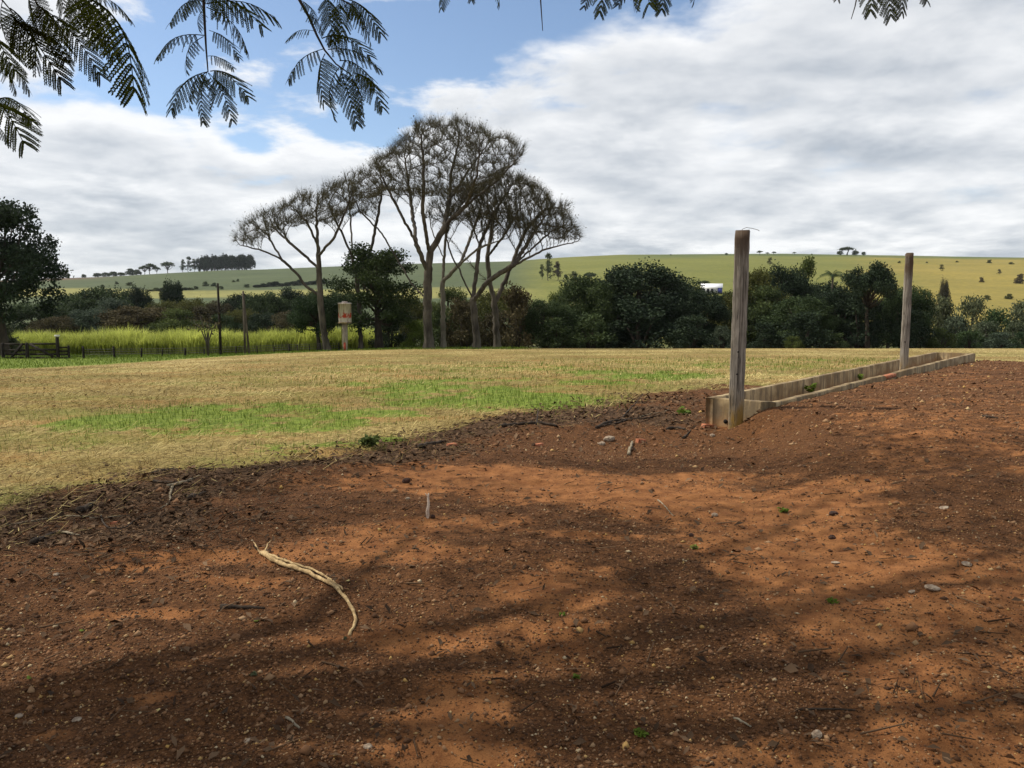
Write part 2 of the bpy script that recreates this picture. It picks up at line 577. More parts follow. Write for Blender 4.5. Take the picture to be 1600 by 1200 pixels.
M['tank'] = mat_tank()
M['column'] = mat_bark('column', (0.20, 0.16, 0.11), (0.42, 0.37, 0.28), 3)
M['roof_white'] = mat_bark('roof_white', (0.70, 0.70, 0.70), (0.82, 0.82, 0.82), 0.3)
M['wall_blue'] = mat_bark('wall_blue', (0.04, 0.05, 0.22), (0.06, 0.07, 0.28), 0.3)
M['wall_pale'] = mat_bark('wall_pale', (0.40, 0.40, 0.40), (0.5, 0.5, 0.5), 0.3)
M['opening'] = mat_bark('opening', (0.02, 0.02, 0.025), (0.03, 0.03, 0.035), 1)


def mat_ground():
    m, N = newmat('ground')
    g = N.add('ShaderNodeTexCoord').outputs['Object']
    mk = N.add('ShaderNodeAttribute', attribute_name='mask')
    sep = N.add('ShaderNodeSeparateColor', {0: mk.outputs['Color']})
    straw_m, green_m, lit_m = sep.outputs[0], sep.outputs[1], sep.outputs[2]
    orange_m = mk.outputs['Alpha']
    fr = N.add('ShaderNodeAttribute', attribute_name='far')
    nA = N.noise(N.scalevec(g, (1.0, 1.7, 1)), 1.15, 8, 0.60, 0.5)
    nB = N.noise(g, 7.0, 7, 0.65, 0.2)
    nC = N.noise(g, 42.0, 6, 0.72)
    nD = N.noise(g, 120.0, 4, 0.7)
    # bare earth: packed orange clay against dark gritty topsoil
    o = N.math('ADD', N.math('ADD', N.math('MULTIPLY', nA, 0.55), N.math('MULTIPLY', nB, 0.33)), N.math('MULTIPLY', nC, 0.12))
    o = N.math('ADD', o, N.math('MULTIPLY', N.math('SUBTRACT', orange_m, 0.5), 0.62))
    of = N.rng(o, 0.43, 0.58)
    dark = N.mix(N.rng(nC, 0.35, 0.65), (0.050, 0.0215, 0.0085), (0.132, 0.057, 0.0215))
    clay = N.mix(N.rng(nB, 0.3, 0.7), (0.138, 0.053, 0.0185), (0.285, 0.122, 0.043))
    soil = N.mix(of, dark, clay)
    soil = N.mix(N.math('MULTIPLY', N.rng(nD, 0.58, 0.72), 0.55), soil, (0.33, 0.185, 0.075))
    soil = N.mix(N.math('MULTIPLY', N.rng(nD, 0.46, 0.32), 0.7), soil, (0.034, 0.015, 0.007))
    # straw
    st1 = N.noise(N.scalevec(g, (9, 30, 9)), 1.0, 5, 0.6, 0.6)
    st2 = N.noise(N.scalevec(g, (0.35, 0.8, 1)), 1.0, 5, 0.6)
    st = N.mix(N.rng(st1, 0.32, 0.68), (0.095, 0.062, 0.021), (0.37, 0.285, 0.105))
    st = N.mix(N.math('MULTIPLY', N.rng(st2, 0.42, 0.62), 0.75), st, (0.27, 0.155, 0.050))
    st3 = N.noise(N.vmath('ADD', N.scalevec(g, (0.22, 0.5, 1)), (31.0, 7.0, 0.0)), 1.0, 5, 0.65)
    st = N.mix(N.math('MULTIPLY', N.rng(st3, 0.45, 0.62), 0.65), st, (0.150, 0.165, 0.035))
    gr = N.mix(N.rng(nB, 0.3, 0.7), (0.062, 0.105, 0.012), (0.17, 0.22, 0.032))
    li = N.mix(N.rng(nC, 0.38, 0.66), (0.034, 0.018, 0.010), (0.120, 0.068, 0.034))
    brk = N.math('MULTIPLY', N.math('SUBTRACT', N.math('ADD', N.math('MULTIPLY', nB, 0.6), N.math('MULTIPLY', nC, 0.4)), 0.5), 1.3)
    c = N.mix(N.rng(N.math('ADD', straw_m, brk), 0.35, 0.65), soil, st)
    c = N.mix(N.math('MULTIPLY', N.rng(N.math('ADD', green_m, brk), 0.40, 0.70), 0.92), c, gr)
    c = N.mix(N.rng(N.math('ADD', lit_m, brk), 0.42, 0.68), c, li)
    # distant pasture
    nF = N.noise(g, 0.02, 6, 0.6)
    nG = N.noise(N.scalevec(g, (0.012, 0.05, 0.05)), 1.0, 5, 0.55)
    nH = N.noise(g, 0.35, 5, 0.6)
    fc = N.mix(1.0, fr.outputs['Color'], N.mix(nF, (0.72, 0.76, 0.74), (1.26, 1.22, 1.16)), 'MULTIPLY')
    fc = N.mix(1.0, fc, N.mix(nG, (0.72, 0.78, 0.86), (1.26, 1.20, 1.10)), 'MULTIPLY')
    fc = N.mix(1.0, fc, N.mix(N.rng(nH, 0.3, 0.7), (0.84, 0.86, 0.86), (1.12, 1.1, 1.08)), 'MULTIPLY')
    c = N.mix(fr.outputs['Alpha'], c, fc)
    h = N.math('ADD', N.math('MULTIPLY', nB, 1.0), N.math('ADD', N.math('MULTIPLY', nC, 0.42), N.math('MULTIPLY', nD, 0.15)))
    finish(N, c, 0.95, h, 0.75, 0.035, spec=0.1)
    return m


M['ground'] = mat_ground()

# ---------------------------------------------------------------- the ground: one sheet from behind the camera over the valley to the far ridge
def grow(start, step, ratio, end):
    out = [start]
    while out[-1] < end:
        step *= ratio
        out.append(out[-1] + step)
    return out


xr = grow(7.0, 0.045, 1.045, 2400)
xs = np.array([-v for v in xr[::-1]] + list(np.arange(-7.0, 7.0, 0.045))[1:] + xr)
ys = np.array(list(np.linspace(-40, 2.2, 40))[:-1] + list(np.arange(2.2, 10.0, 0.036)) + grow(10.0, 0.036, 1.028, 1700))
GX, GY = np.meshgrid(xs, ys)
GZ = terrain(GX, GY)

SOIL_POLY = np.array([(-9, -40), (-6.0, 2.0), (-4.3, 4.4), (-3.75, 5.6), (-3.4, 6.3), (-3.1, 6.95), (-2.75, 7.45), (-2.3, 7.95), (-1.68, 8.35), (-1.2, 9.2), (-0.36, 10.5), (0.49, 11.5),
                      (1.73, 13.7), (3.36, 16.0), (5.2, 17.2), (7.6, 17.7), (13.6, 25.3), (15.2, 25.7), (17.5, 26.2), (24, 29), (60, 40), (60, -40)], float)


def poly_sd(x, y, poly):
    """signed distance, positive inside"""
    d = np.full(x.shape, 1e9)
    inside = np.zeros(x.shape, bool)
    n = len(poly)
    for i in range(n):
        a = poly[i]
        b = poly[(i + 1) % n]
        e = b - a
        t = np.clip(((x - a[0]) * e[0] + (y - a[1]) * e[1]) / (e @ e), 0, 1)
        d = np.minimum(d, (x - a[0] - t * e[0]) ** 2 + (y - a[1] - t * e[1]) ** 2)
        c = ((a[1] > y) != (b[1] > y)) & (x < (b[0] - a[0]) * (y - a[1]) / (b[1] - a[1] + 1e-12) + a[0])
        inside ^= c
    d = np.sqrt(d)
    return np.where(inside, d, -d)


GREEN = []          # patches of fresh grass: x, y, rx, ry, amount
for (qx, qy, rx, ry, a) in ((300, 655, 1.7, 0.9, 1.0), (390, 640, 1.6, 0.8, 0.9), (400, 668, 1.2, 0.7, 0.8), (200, 660, 1.3, 0.8, 0.6), (555, 650, 1.2, 0.7, 1.0), (500, 655, 0.9, 0.5, 0.7),
                            (480, 700, 0.7, 0.5, 0.5), (585, 690, 0.5, 0.35, 0.9), (690, 612, 1.6, 1.3, 0.8), (760, 622, 1.8, 1.4, 1.0), (810, 632, 1.0, 0.9, 1.0), (720, 600, 2.0, 1.5, 0.6),
                            (930, 597, 1.6, 1.4, 0.65), (1000, 585, 2.4, 2.0, 0.7), (900, 575, 5, 3, 0.42), (700, 580, 5, 3, 0.36), (560, 600, 3, 2, 0.36), (1280, 565, 4, 3, 0.42), (1100, 570, 5, 4, 0.42), (800, 600, 3, 2, 0.4), (640, 645, 1.2, 0.7, 0.4), (100, 690, 1.0, 0.6, 0.35)):
    p = ghit(qx, qy)
    GREEN.append((p.x, p.y, rx * 1.3, ry * 1.5, a))


ORANGE = []         # packed bare clay
for (qx, qy, rx, ry, a) in ((560, 850, 0.55, 0.22, 0.5), (640, 870, 0.45, 0.22, 0.4), (600, 820, 0.5, 0.2, 0.35), (830, 920, 0.22, 0.14, 0.55), (920, 835, 0.45, 0.12, 0.45), (920, 890, 0.35, 0.12, 0.35), (880, 1020, 0.22, 0.14, 0.5),
                            (900, 985, 0.35, 0.10, 0.4), (480, 1000, 0.4, 0.14, 0.4), (230, 960, 0.55, 0.10, 0.4), (330, 905, 0.7, 0.10, 0.35), (640, 1000, 0.3, 0.14, 0.35), (700, 1120, 0.22, 0.25, 0.45), (240, 1090, 0.2, 0.08, 0.5),
                            (100, 1150, 0.3, 0.10, 0.4), (430, 1050, 0.25, 0.12, 0.3), (700, 1190, 0.25, 0.1, 0.5), (620, 760, 0.6, 0.2, 0.4), (760, 740, 0.7, 0.2, 0.5), (1170, 1190, 0.4, 0.2, 0.35), (160, 890, 0.8, 0.1, 0.25), (1050, 745, 0.4, 0.15, 0.4)):
    p = ghit(qx, qy)
    ORANGE.append((p.x, p.y, rx, ry, a))
TRACK = [np.array(ghit(a, b)[:2]) for a, b in ((610, 722), (760, 745), (900, 765), (1010, 792), (1110, 840), (1170, 905), (1250, 960), (1340, 1010), (1420, 1080), (1480, 1180))]


def masks(x, y):
    w = (fbm(x * 0.8, y * 0.8, 4, 21) - 0.5) * 1.6
    sd = poly_sd(x, y, SOIL_POLY)
    straw = 1 - sstep(sd + w * 1.3, -0.95, 0.45)
    straw = straw * (1 - 0.35 * sstep(fbm(x * 0.7 + 40, y * 0.7, 4, 51), 0.60, 0.72) * (1 - sstep(y, 22, 34)))
    rx = x - T0[0]
    ry = y - T0[1]
    t_ = rx * TD[0] + ry * TD[1]
    s_ = rx * TS[0] + ry * TS[1]
    g = np.zeros_like(x)
    for (gx, gy, ax, ay, a) in GREEN:
        g = np.maximum(g, a * np.exp(-(((x - gx) / ax) ** 2 + ((y - gy) / ay) ** 2) ** 1.5))
    gn = fbm(x * 1.1, y * 1.1, 4, 31)
    gn2 = fbm(x * 2.6, y * 2.6, 3, 32)
    green = np.clip(1.35 * g * (0.1 + 1.2 * gn + 1.5 * (gn2 - 0.42)), 0, 1)
    # fresh verge along the far fence, left of the big trees
    edge = 39 + 18 * sstep(x, -33, -12) + (gn - 0.5) * 3
    verge = sstep(y, edge - 2.0, edge) * sstep(-x, -3.0, 1.0) * (1 - sstep(y, 96, 112))
    green = np.maximum(green, verge * (0.75 + 0.5 * gn))
    # litter swept along the field's edge
    nl = fbm(x * 1.6, y * 1.6, 4, 41)
    lit = np.exp(-((sd - 0.10 + w * 0.8) / 0.60) ** 2) * sstep(-x, -4.5, 0.0) * (0.30 + 1.3 * nl)
    lit = np.maximum(lit, 1.05 * np.exp(-(((x - 1.9) / 1.25) ** 2 + ((y - 12.2) / 1.5) ** 2)) * (0.4 + nl))
    lit = np.maximum(lit, 0.95 * np.exp(-(((x + 3.2) / 1.1) ** 2 + ((y - 5.6) / 0.8) ** 2)) * (0.4 + nl))
    lit = np.maximum(lit, 0.55 * np.exp(-(((x - 3.2) / 1.2) ** 2 + ((y - 14.2) / 1.4) ** 2)))
    # where the clay shows packed and orange
    orange = np.full(x.shape, 0.31)
    for (cx, cy, ax, ay, a) in ((0.0, 7.2, 1.5, 0.45, 0.55), (1.0, 6.55, 1.3, 0.35, 0.6), (1.9, 6.0, 1.0, 0.45, 0.45), (2.1, 5.0, 0.7, 0.9, 0.55), (2.6, 3.9, 1.2, 1.0, 0.35), (4.8, 7.5, 2.6, 1.8, 0.14),
                                (5.6, 9.5, 2.0, 2.0, 0.10), (-0.2, 5.55, 0.7, 0.25, 0.4), (-1.9, 4.85, 1.0, 0.18, 0.30), (0.35, 4.15, 0.4, 0.25, 0.35), (-0.1, 3.0, 0.35, 0.6, 0.35), (9, 15, 6, 6, 0.12),
                                (1.15, 4.6, 0.5, 0.8, -0.28), (-1.6, 3.2, 1.4, 0.6, -0.22), (3.6, 5.2, 1.2, 0.45, -0.45), (0.8, 3.2, 0.9, 0.6, -0.22), (-2.4, 4.2, 1.0, 0.5, -0.10), (0.7, 5.6, 1.1, 0.3, -0.25),
                                (1.5, 8.8, 1.8, 1.0, -0.18), (-2.2, 6.2, 1.0, 0.5, -0.1)):
        orange = orange + a * np.exp(-(((x - cx) / ax) ** 2 + ((y - cy) / ay) ** 2))
    for (cx, cy, ax, ay, a) in ORANGE:
        orange = orange + a * np.exp(-(((x - cx) / ax) ** 2 + ((y - cy) / ay) ** 2))
    d_tr = np.full(x.shape, 1e9)
    for (a0, b0) in zip(TRACK[:-1], TRACK[1:]):
        e = b0 - a0
        q = np.clip(((x - a0[0]) * e[0] + (y - a0[1]) * e[1]) / (e @ e), 0, 1)
        d_tr = np.minimum(d_tr, np.hypot(x - a0[0] - q * e[0], y - a0[1] - q * e[1]))
    orange = orange + 0.42 * np.exp(-(d_tr / 0.33) ** 2)
    orange = np.clip(orange, 0, 1)
    return straw, green, lit, orange, sd


straw_m, green_m, lit_m, orange_m, sd_m = masks(GX, GY)
mask = np.stack([straw_m, green_m, np.clip(lit_m, 0, 1), orange_m], -1)
# colour of the distant land: valley scrub floor, pale stubble strip, green and golden pasture
fx, fy = GX, GY
ang = fx / np.maximum(fy, 1)
nz = fbm(fx / 60, fy / 60, 4, 61) - 0.5
colF = np.empty(GX.shape + (4,))
floor_c = np.array((0.055, 0.060, 0.022))
left_c = np.array((0.066, 0.083, 0.040))
yellow = np.array((0.20, 0.19, 0.065))
rightg = np.array((0.135, 0.140, 0.036))
gold = np.array((0.215, 0.172, 0.044))
ridgeg = np.array((0.085, 0.105, 0.036))
wr = sstep(ang, -0.02, 0.06)[..., None]
rt = rightg + (gold - rightg) * (sstep(ang + nz * 0.2, 0.40, 0.56) * (1 - sstep(fy + nz * 200, 780, 900)))[..., None]
rt = rt + (ridgeg - rt) * (sstep(fy + nz * 160, 760, 860) * sstep(ang, 0.08, 0.22))[..., None]
rt = rt + (np.array((0.20, 0.165, 0.075)) - rt) * (np.exp(-((ang - 0.06) / 0.05) ** 2) * (1 - sstep(fy, 330, 380)))[..., None]
lt = left_c + 0 * rt
lt = lt + (np.array((0.105, 0.075, 0.048)) - lt) * (sstep(-ang, 0.50, 0.56) * sstep(fy, 600, 700))[..., None]
ya, yb = ghit(350, 465, 235).y, ghit(350, 455, 235).y
band = sstep(fy + nz * 14 + (ang + 0.37) * 60, ya - 6, ya + 2) * (1 - sstep(fy + nz * 14 + (ang + 0.37) * 60, yb, yb + 8))
lt = lt + (yellow - lt) * band[..., None]
fc = lt + (rt - lt) * wr
vf = sstep(fy, 232, 262)[..., None]
fc = floor_c + (fc - floor_c) * vf
colF[..., :3] = fc
colF[..., 3] = sstep(fy, 98, 125) * (1 - 0) + sstep(fy, 66, 72) * sstep(fx, -2, 3) * (1 - sstep(fy, 98, 125)) * 0.9
colF[..., 3] = np.clip(colF[..., 3], 0, 1)
ny, nx = GX.shape
ii = np.arange(ny * nx).reshape(ny, nx)
Qg = np.stack([ii[:-1, :-1], ii[:-1, 1:], ii[1:, 1:], ii[1:, :-1]], -1).reshape(-1, 4)
me = mesh_np('ground', np.stack([GX, GY, GZ], -1), Qg, smooth=True, extra={'mask': mask.reshape(-1, 4), 'far': colF.reshape(-1, 4)})
ground = tag(link('ground', me, M['ground']), kind='structure')


# ---------------------------------------------------------------- the concrete feed trough and its posts
def tp(t, s, z):
    p = T0 + TD * t + TS * s * (1 + TG * min(max(t, 0), TL) / TL)
    return (p[0], p[1], z)


def top_z(t):
    return 0.375 - 0.005 * t


trough = thing('feed_trough', 'long open concrete feed trough with weathered walls beside the bare earth', 'trough', tp(0, 0.5, 0))
INV = Matrix.Translation(trough.location).inverted()


def wall(name, t0, t1, s0, s1, wob, seed, label=None, drop=None):
    """a cast wall with a slightly uneven top edge"""
    along_t = (t1 - t0) > (s1 - s0)
    n = int(max(t1 - t0, s1 - s0) / 0.13) + 1
    V = []
    rr = np.random.default_rng(seed)
    e1 = np.cumsum(rr.normal(0, 0.0022, n + 1))
    e1 -= np.linspace(e1[0], e1[-1], n + 1)
    hh = fbm(np.arange(n + 1) * 0.35, np.full(n + 1, seed * 3.1), 3, seed)
    for i in range(n + 1):
        k = i / n
        if along_t:
            t = t0 + (t1 - t0) * k
            z = top_z(t) + (hh[i] - 0.5) * wob
            if drop:
                for (a, b, dz) in drop:
                    if a < t < b:
                        z -= dz
            pr = [(t, s0 + e1[i]), (t, s1 + e1[i])]
        else:
            s = s0 + (s1 - s0) * k
            z = top_z((t0 + t1) / 2) + (hh[i] - 0.5) * wob
            pr = [(t0 + e1[i], s), (t1 + e1[i], s)]
        b = 0.012
        (ta, sa), (tb, sb) = pr
        if along_t:
            ring = [tp(ta, sa, -0.5), tp(ta, sa, z - b), tp(ta, sa + b, z), tp(tb, sb - b, z), tp(tb, sb, z - b), tp(tb, sb, -0.5)]
        else:
            ring = [tp(ta, sa, -0.5), tp(ta, sa, z - b), tp(ta + b, sa, z), tp(tb - b, sb, z), tp(tb, sb, z - b), tp(tb, sb, -0.5)]
        V += ring
    V = np.array(V)
    k = np.arange(5)
    Q = np.concatenate([np.stack([i * 6 + k, i * 6 + k + 1, i * 6 + 7 + k, i * 6 + 6 + k], 1) for i in range(n)])
    mb = MB()
    mb.add(V - np.array(trough.location), Q)
    e = n * 6
    for a in (0, e):
        mb.Q.append(np.array([(a, a + 1, a + 4, a + 5), (a + 1, a + 2, a + 3, a + 4)]))
    o = mb.build(name, M['concrete'], trough)
    if label:
        o['label'] = label
    return o


WT = 0.105
left_wall = wall('side_wall', 0.0, TL, 0.0, WT, 0.014, 3)
right_wall = wall('side_wall', 0.0, TL, TW - WT, TW, 0.030, 4, drop=((6.2, 7.0, 0.05),))
front_wall = wall('end_wall', 0.0, WT + 0.02, WT + 0.002, TW - WT - 0.002, 0.016, 5)
back_wall = wall('end_wall', TL - WT, TL, WT + 0.002, TW - WT - 0.002, 0.016, 6)
mb = MB()
nf = 30
V = []
for i in range(nf + 1):
    t = 0.1 + (TL - 0.2) * i / nf
    for s in (WT - 0.01, TW * 0.5, TW - WT + 0.01):
        V.append(np.array(tp(t, s, top_z(t) - 0.27 - (0.03 if s == TW * 0.5 else 0))) - np.array(trough.location))
k = np.arange(2)
mb.add(V, np.concatenate([np.stack([i * 3 + k, i * 3 + k + 1, i * 3 + k + 4, i * 3 + k + 3], 1) for i in range(nf)]))
mb.build('trough_floor', M['concrete'], trough, True)
# broken stretch of the right wall where its bricks show
for j in range(4):
    mb = MB()
    t = 6.28 + j * 0.20
    mb.box(np.array(tp(t, TW - WT / 2, top_z(t) - 0.045)) - np.array(trough.location), (0.185, WT + 0.012, 0.062), math.atan2(TD[1], TD[0]) + 0.04 * (j - 1.5))
    mb.build('brick', M['brick'], trough)
# drain hole in the front wall
mb = MB()
c0 = np.array(tp(-0.006, 0.30, 0.06)) - np.array(trough.location)
dirn = -np.array((TD[0], TD[1], 0))
mb.tube([c0 - dirn * 0.03, c0], [0.032, 0.032], 12)
mb.build('drain_hole', M['hole'], trough)


def make_post(name, label, base, w, h, rz, taper, lean, holes, sink=0.35, seed=0):
    t = thing(name, label, 'post', base)
    rr = np.random.default_rng(seed)
    n = 26
    V = []
    per = []
    c = 0.16
    for (ax, ay) in ((-1, -1), (1, -1), (1, 1), (-1, 1)):
        if ax * ay > 0:
            per += [(ax, ay * (1 - c)), (ax * (1 - c), ay)]
        else:
            per += [(ax * (1 - c), ay), (ax, ay * (1 - c))]
    per = np.array(per)
    chips = rr.normal(0, 0.0028, (n + 1, 8))
    for i in range(n + 1):
        z = -sink + (h + sink) * i / n
        f = w / 2 * (1 - taper * i / n)
        ring = per * f
        ca, sa = math.cos(rz), math.sin(rz)
        rx = ring[:, 0] * ca - ring[:, 1] * sa
        ry = ring[:, 0] * sa + ring[:, 1] * ca
        k = 1 + chips[i] / f + 0.01 * np.sin(i * 0.7 + seed)
        V.append(np.stack([rx * k + lean[0] * z, ry * k + lean[1] * z, np.full(8, z) + (rr.normal(0, 0.008, 8) if i == n else 0)], 1))
    V = np.concatenate(V)
    k = np.arange(8)
    Q = np.concatenate([np.stack([i * 8 + k, i * 8 + (k + 1) % 8, i * 8 + 8 + (k + 1) % 8, i * 8 + 8 + k], 1) for i in range(n)])
    e = n * 8
    V = np.concatenate([V, [[lean[0] * h, lean[1] * h, h - 0.006]]])
    T = np.stack([e + k, e + (k + 1) % 8, np.full(8, (n + 1) * 8)], 1)
    mb = MB()
    mb.add(V, Q, T)
    body = mb.build('shaft', M['post'], t)
    # bolt holes on the face towards the field
    ca, sa = math.cos(rz), math.sin(rz)
    fn = np.array((sa, -ca, 0))           # outward normal of the -y face
    for (z, off, r) in holes:
        ctr = fn * (w / 2 * (1 - taper * z / h) - 0.008) + np.array((ca, sa, 0)) * off + np.array((lean[0] * z, lean[1] * z, z))
        mb = MB()
        mb.tube([ctr, ctr + fn * 0.012], [r, r], 10)
        mb.build('bolt_hole', M['hole'], t)
    return t


RZ = math.atan2(TS[1], TS[0])
p1 = np.array((3.045, 10.43))
zp1 = tz(*p1)
post1 = make_post('wooden_post', 'tall weathered square wooden post at the near end of the trough, bent wire on top', (p1[0], p1[1], zp1), 0.190, 2.665 - zp1, RZ + 0.31, 0.04, (0.008, -0.004),
                  ((1.02, 0.005, 0.012), (0.72, 0.0, 0.012)), seed=1)
mb = MB()
hz = 2.665 - zp1
wpts = [(-0.02, 0.01, hz - 0.03), (0.0, 0.01, hz + 0.02), (0.05, 0.0, hz + 0.040), (0.12, -0.01, hz + 0.030), (0.19, -0.03, hz + 0.008), (0.215, -0.03, hz - 0.006)]
mb.tube([(x + 0.008 * hz, y, z) for x, y, z in wpts], 0.0035, 5)
mb.build('wire', M['wire'], post1)
p2 = np.array(tp(9.2, TW - WT - 0.19, 0)[:2])
zb2 = top_z(9.35) - 0.29
post2 = make_post('wooden_post', 'weathered square wooden post standing inside the trough halfway along, a bolt hole in it', (p2[0], p2[1], zb2), 0.17, 2.90 - zb2, RZ + 0.30, 0.06, (0.002, 0.0),
                  ((0.86, -0.01, 0.016),), sink=0.1, seed=2)


# ---------------------------------------------------------------- leaf and grass builders
def leaf_cards(C, size, flat=0.0, rng=None, aspect=0.62):
    """one small four-sided leaf spray at each centre"""
    rng = rng or RNG
    n = len(C)
    a = rng.normal(size=(n, 3))
    a[:, 2] *= (1 - flat)
    a /= np.linalg.norm(a, axis=1, keepdims=True) + 1e-9
    b = rng.normal(size=(n, 3))
    b -= a * np.sum(a * b, 1, keepdims=True)
    b /= np.linalg.norm(b, axis=1, keepdims=True) + 1e-9
    s = (size * rng.uniform(0.6, 1.35, n))[:, None]
    nrm = np.cross(a, b)
    V = np.stack([C - a * s, C - b * s * aspect + nrm * s * 0.18, C + a * s, C + b * s * aspect + nrm * s * 0.12], 1)
    Q = np.arange(n * 4).reshape(n, 4)
    return V.reshape(-1, 3), Q


def crown_points(clumps, per, rng, shell=0.55):
    out = []
    tint = []
    for (c, r, t0) in clumps:
        n = max(8, int(per * (r[0] * r[1] * r[2]) ** (2 / 3.0)))
        d = rng.normal(size=(n, 3))
        d /= np.linalg.norm(d, axis=1, keepdims=True)
        rad = (shell + (1 - shell) * rng.random(n)) * (0.85 + 0.3 * rng.random(n))
        out.append(np.array(c) + d * rad[:, None] * np.array(r))
        tint.append(np.clip(t0 + rng.normal(0, 0.22, n), 0, 1))
    return np.concatenate(out), np.concatenate(tint)


def dense_tree_meshes(w, h, style, seed, leaf=0.2, density=100, bare=0.1):
    """trunk and crown meshes of a full-leaved tree, base at the origin, w wide and h tall"""
    rng = np.random.default_rng(seed)
    R = w / 2
    clumps = []
    tips = []
    low = h * bare
    if style == 'round':
        n = 58
        for i in range(n):
            u = rng.random()
            az = rng.random() * 2 * math.pi
            zf = rng.random() ** 0.8
            prof = math.sqrt(max(0.05, 1 - (2 * zf - 0.9) ** 2 * 0.8))
            rr = R * prof * (0.35 + 0.55 * math.sqrt(u)) * (0.8 + 0.4 * rng.random())
            c = (rr * math.cos(az), rr * math.sin(az), low + (h - low) * (0.08 + 0.84 * zf))
            s = R * (0.20 + 0.18 * rng.random())
            clumps.append((c, (s, s, s * 0.72), rng.uniform(0.2, 0.7)))
            tips.append(c)
    elif style == 'umbrella':
        n = 44
        for i in range(n):
            az = rng.random() * 2 * math.pi
            rr = R * 0.85 * math.sqrt(rng.random())
            zc = h * (0.93 - 0.28 * (rr / R) ** 2) - rng.random() * h * 0.16
            s = R * (0.20 + 0.16 * rng.random())
            c = (rr * math.cos(az), rr * math.sin(az), zc)
            clumps.append((c, (s, s, s * 0.55), rng.uniform(0.2, 0.7)))
            tips.append(c)
    elif style == 'ragged':
        n = 62
        for i in range(n):
            az = rng.random() * 2 * math.pi
            zf = rng.random()
            rr = R * (0.25 + 0.75 * rng.random()) * (0.95 - 0.55 * abs(zf - 0.45) * 1.4)
            c = (rr * math.cos(az), rr * math.sin(az), low + (h - low) * (0.05 + 0.9 * zf))
            s = R * (0.13 + 0.16 * rng.random())
            clumps.append((c, (s, s, s * 0.7), rng.uniform(0.15, 0.7)))
            tips.append(c)
    elif style == 'cone':
        n = 34
        for i in range(n):
            az = rng.random() * 2 * math.pi
            zf = rng.random() ** 1.25
            rr = R * (1 - zf) ** 0.75 * (0.5 + 0.5 * rng.random())
            c = (rr * math.cos(az), rr * math.sin(az), low + (h - low) * (0.04 + 0.93 * zf))
            s = R * (0.18 + 0.12 * rng.random()) * (1 - 0.4 * zf)
            clumps.append((c, (s, s, s * 0.9), rng.uniform(0.2, 0.6)))
            tips.append(c)
    elif style == 'tall':
        n = 24
        for i in range(n):
            az = rng.random() * 2 * math.pi
            zf = rng.random() ** 0.8
            rr = R * (0.2 + 0.8 * rng.random()) * (1 - 0.5 * zf)
            c = (rr * math.cos(az), rr * math.sin(az), h * (0.17 + 0.80 * zf))
            s = R * (0.28 + 0.22 * rng.random())
            clumps.append((c, (s, s, s * 1.1), rng.uniform(0.2, 0.6)))
            tips.append(c)
    else:  # bush
        n = 40
        for i in range(n):
            az = rng.random() * 2 * math.pi
            zf = rng.random()
            rr = R * 0.85 * math.sqrt(rng.random()) * math.sqrt(max(0.1, 1 - zf * zf * 0.9))
            s = R * (0.18 + 0.16 * rng.random())
            c = (rr * math.cos(az), rr * math.sin(az), max(s * 0.5, h * 0.88 * zf))
            clumps.append((c, (s, s, s * 0.8), rng.uniform(0.2, 0.7)))
            tips.append(c)
    C, tint = crown_points(clumps, density, rng, 0.35)
    C = C[:, :] + rng.normal(0, leaf * 0.6, C.shape)
    C[:, 2] = np.maximum(C[:, 2], 0.05)
    V, Q = leaf_cards(C, np.full(len(C), leaf), 0.25, rng)
    crown = mesh_np('crown', V, Q, tint=np.repeat(tint, 4))
    mb = MB()
    r0 = max(0.05, w * 0.035)
    if style == 'bush':
        for c in tips[:7]:
            mb.tube([(c[0] * 0.15, c[1] * 0.15, -0.3), (c[0] * 0.5, c[1] * 0.5, c[2] * 0.5), c], [r0 * 0.7, r0 * 0.45, r0 * 0.15], 5)
    else:
        fork = h * (bare * 0.9 + 0.06)
        lx, ly = rng.normal(0, 0.04, 2) * h
        hub = np.array((lx, ly, fork))
        mb.tube([(0, 0, -0.6), (lx * 0.2, ly * 0.2, fork * 0.35), (lx * 0.6, ly * 0.6, fork * 0.7), hub, (lx, ly, h * 0.62), (lx, ly, h * 0.86)],
                [r0 * 1.5, r0 * 1.1, r0 * 0.95, r0 * 0.85, r0 * 0.5, r0 * 0.15], 8)
        for c in tips[:26]:
            c = np.array(c)
            s = hub + np.array((0, 0, max(0, (c[2] - fork)) * 0.35))
            mid = s + (c - s) * 0.5 + np.array((0, 0, -0.03 * h)) + rng.normal(0, 0.02 * h, 3)
            mb.tube([s, mid, c], [r0 * 0.42, r0 * 0.25, r0 * 0.08], 5)
    tr = mesh_np('trunk', np.concatenate(mb.V), np.concatenate(mb.Q), np.concatenate(mb.T), np.concatenate(mb.t), True)
    return tr, crown


PROTO = {}
SIZES = {'round': (10, 9), 'ragged': (11, 11), 'umbrella': (9, 10), 'cone': (6, 7), 'tall': (4, 10), 'bush': (4.5, 3.2)}
NVAR = {'round': 5, 'ragged': 3, 'umbrella': 2, 'cone': 2, 'tall': 2, 'bush': 5}


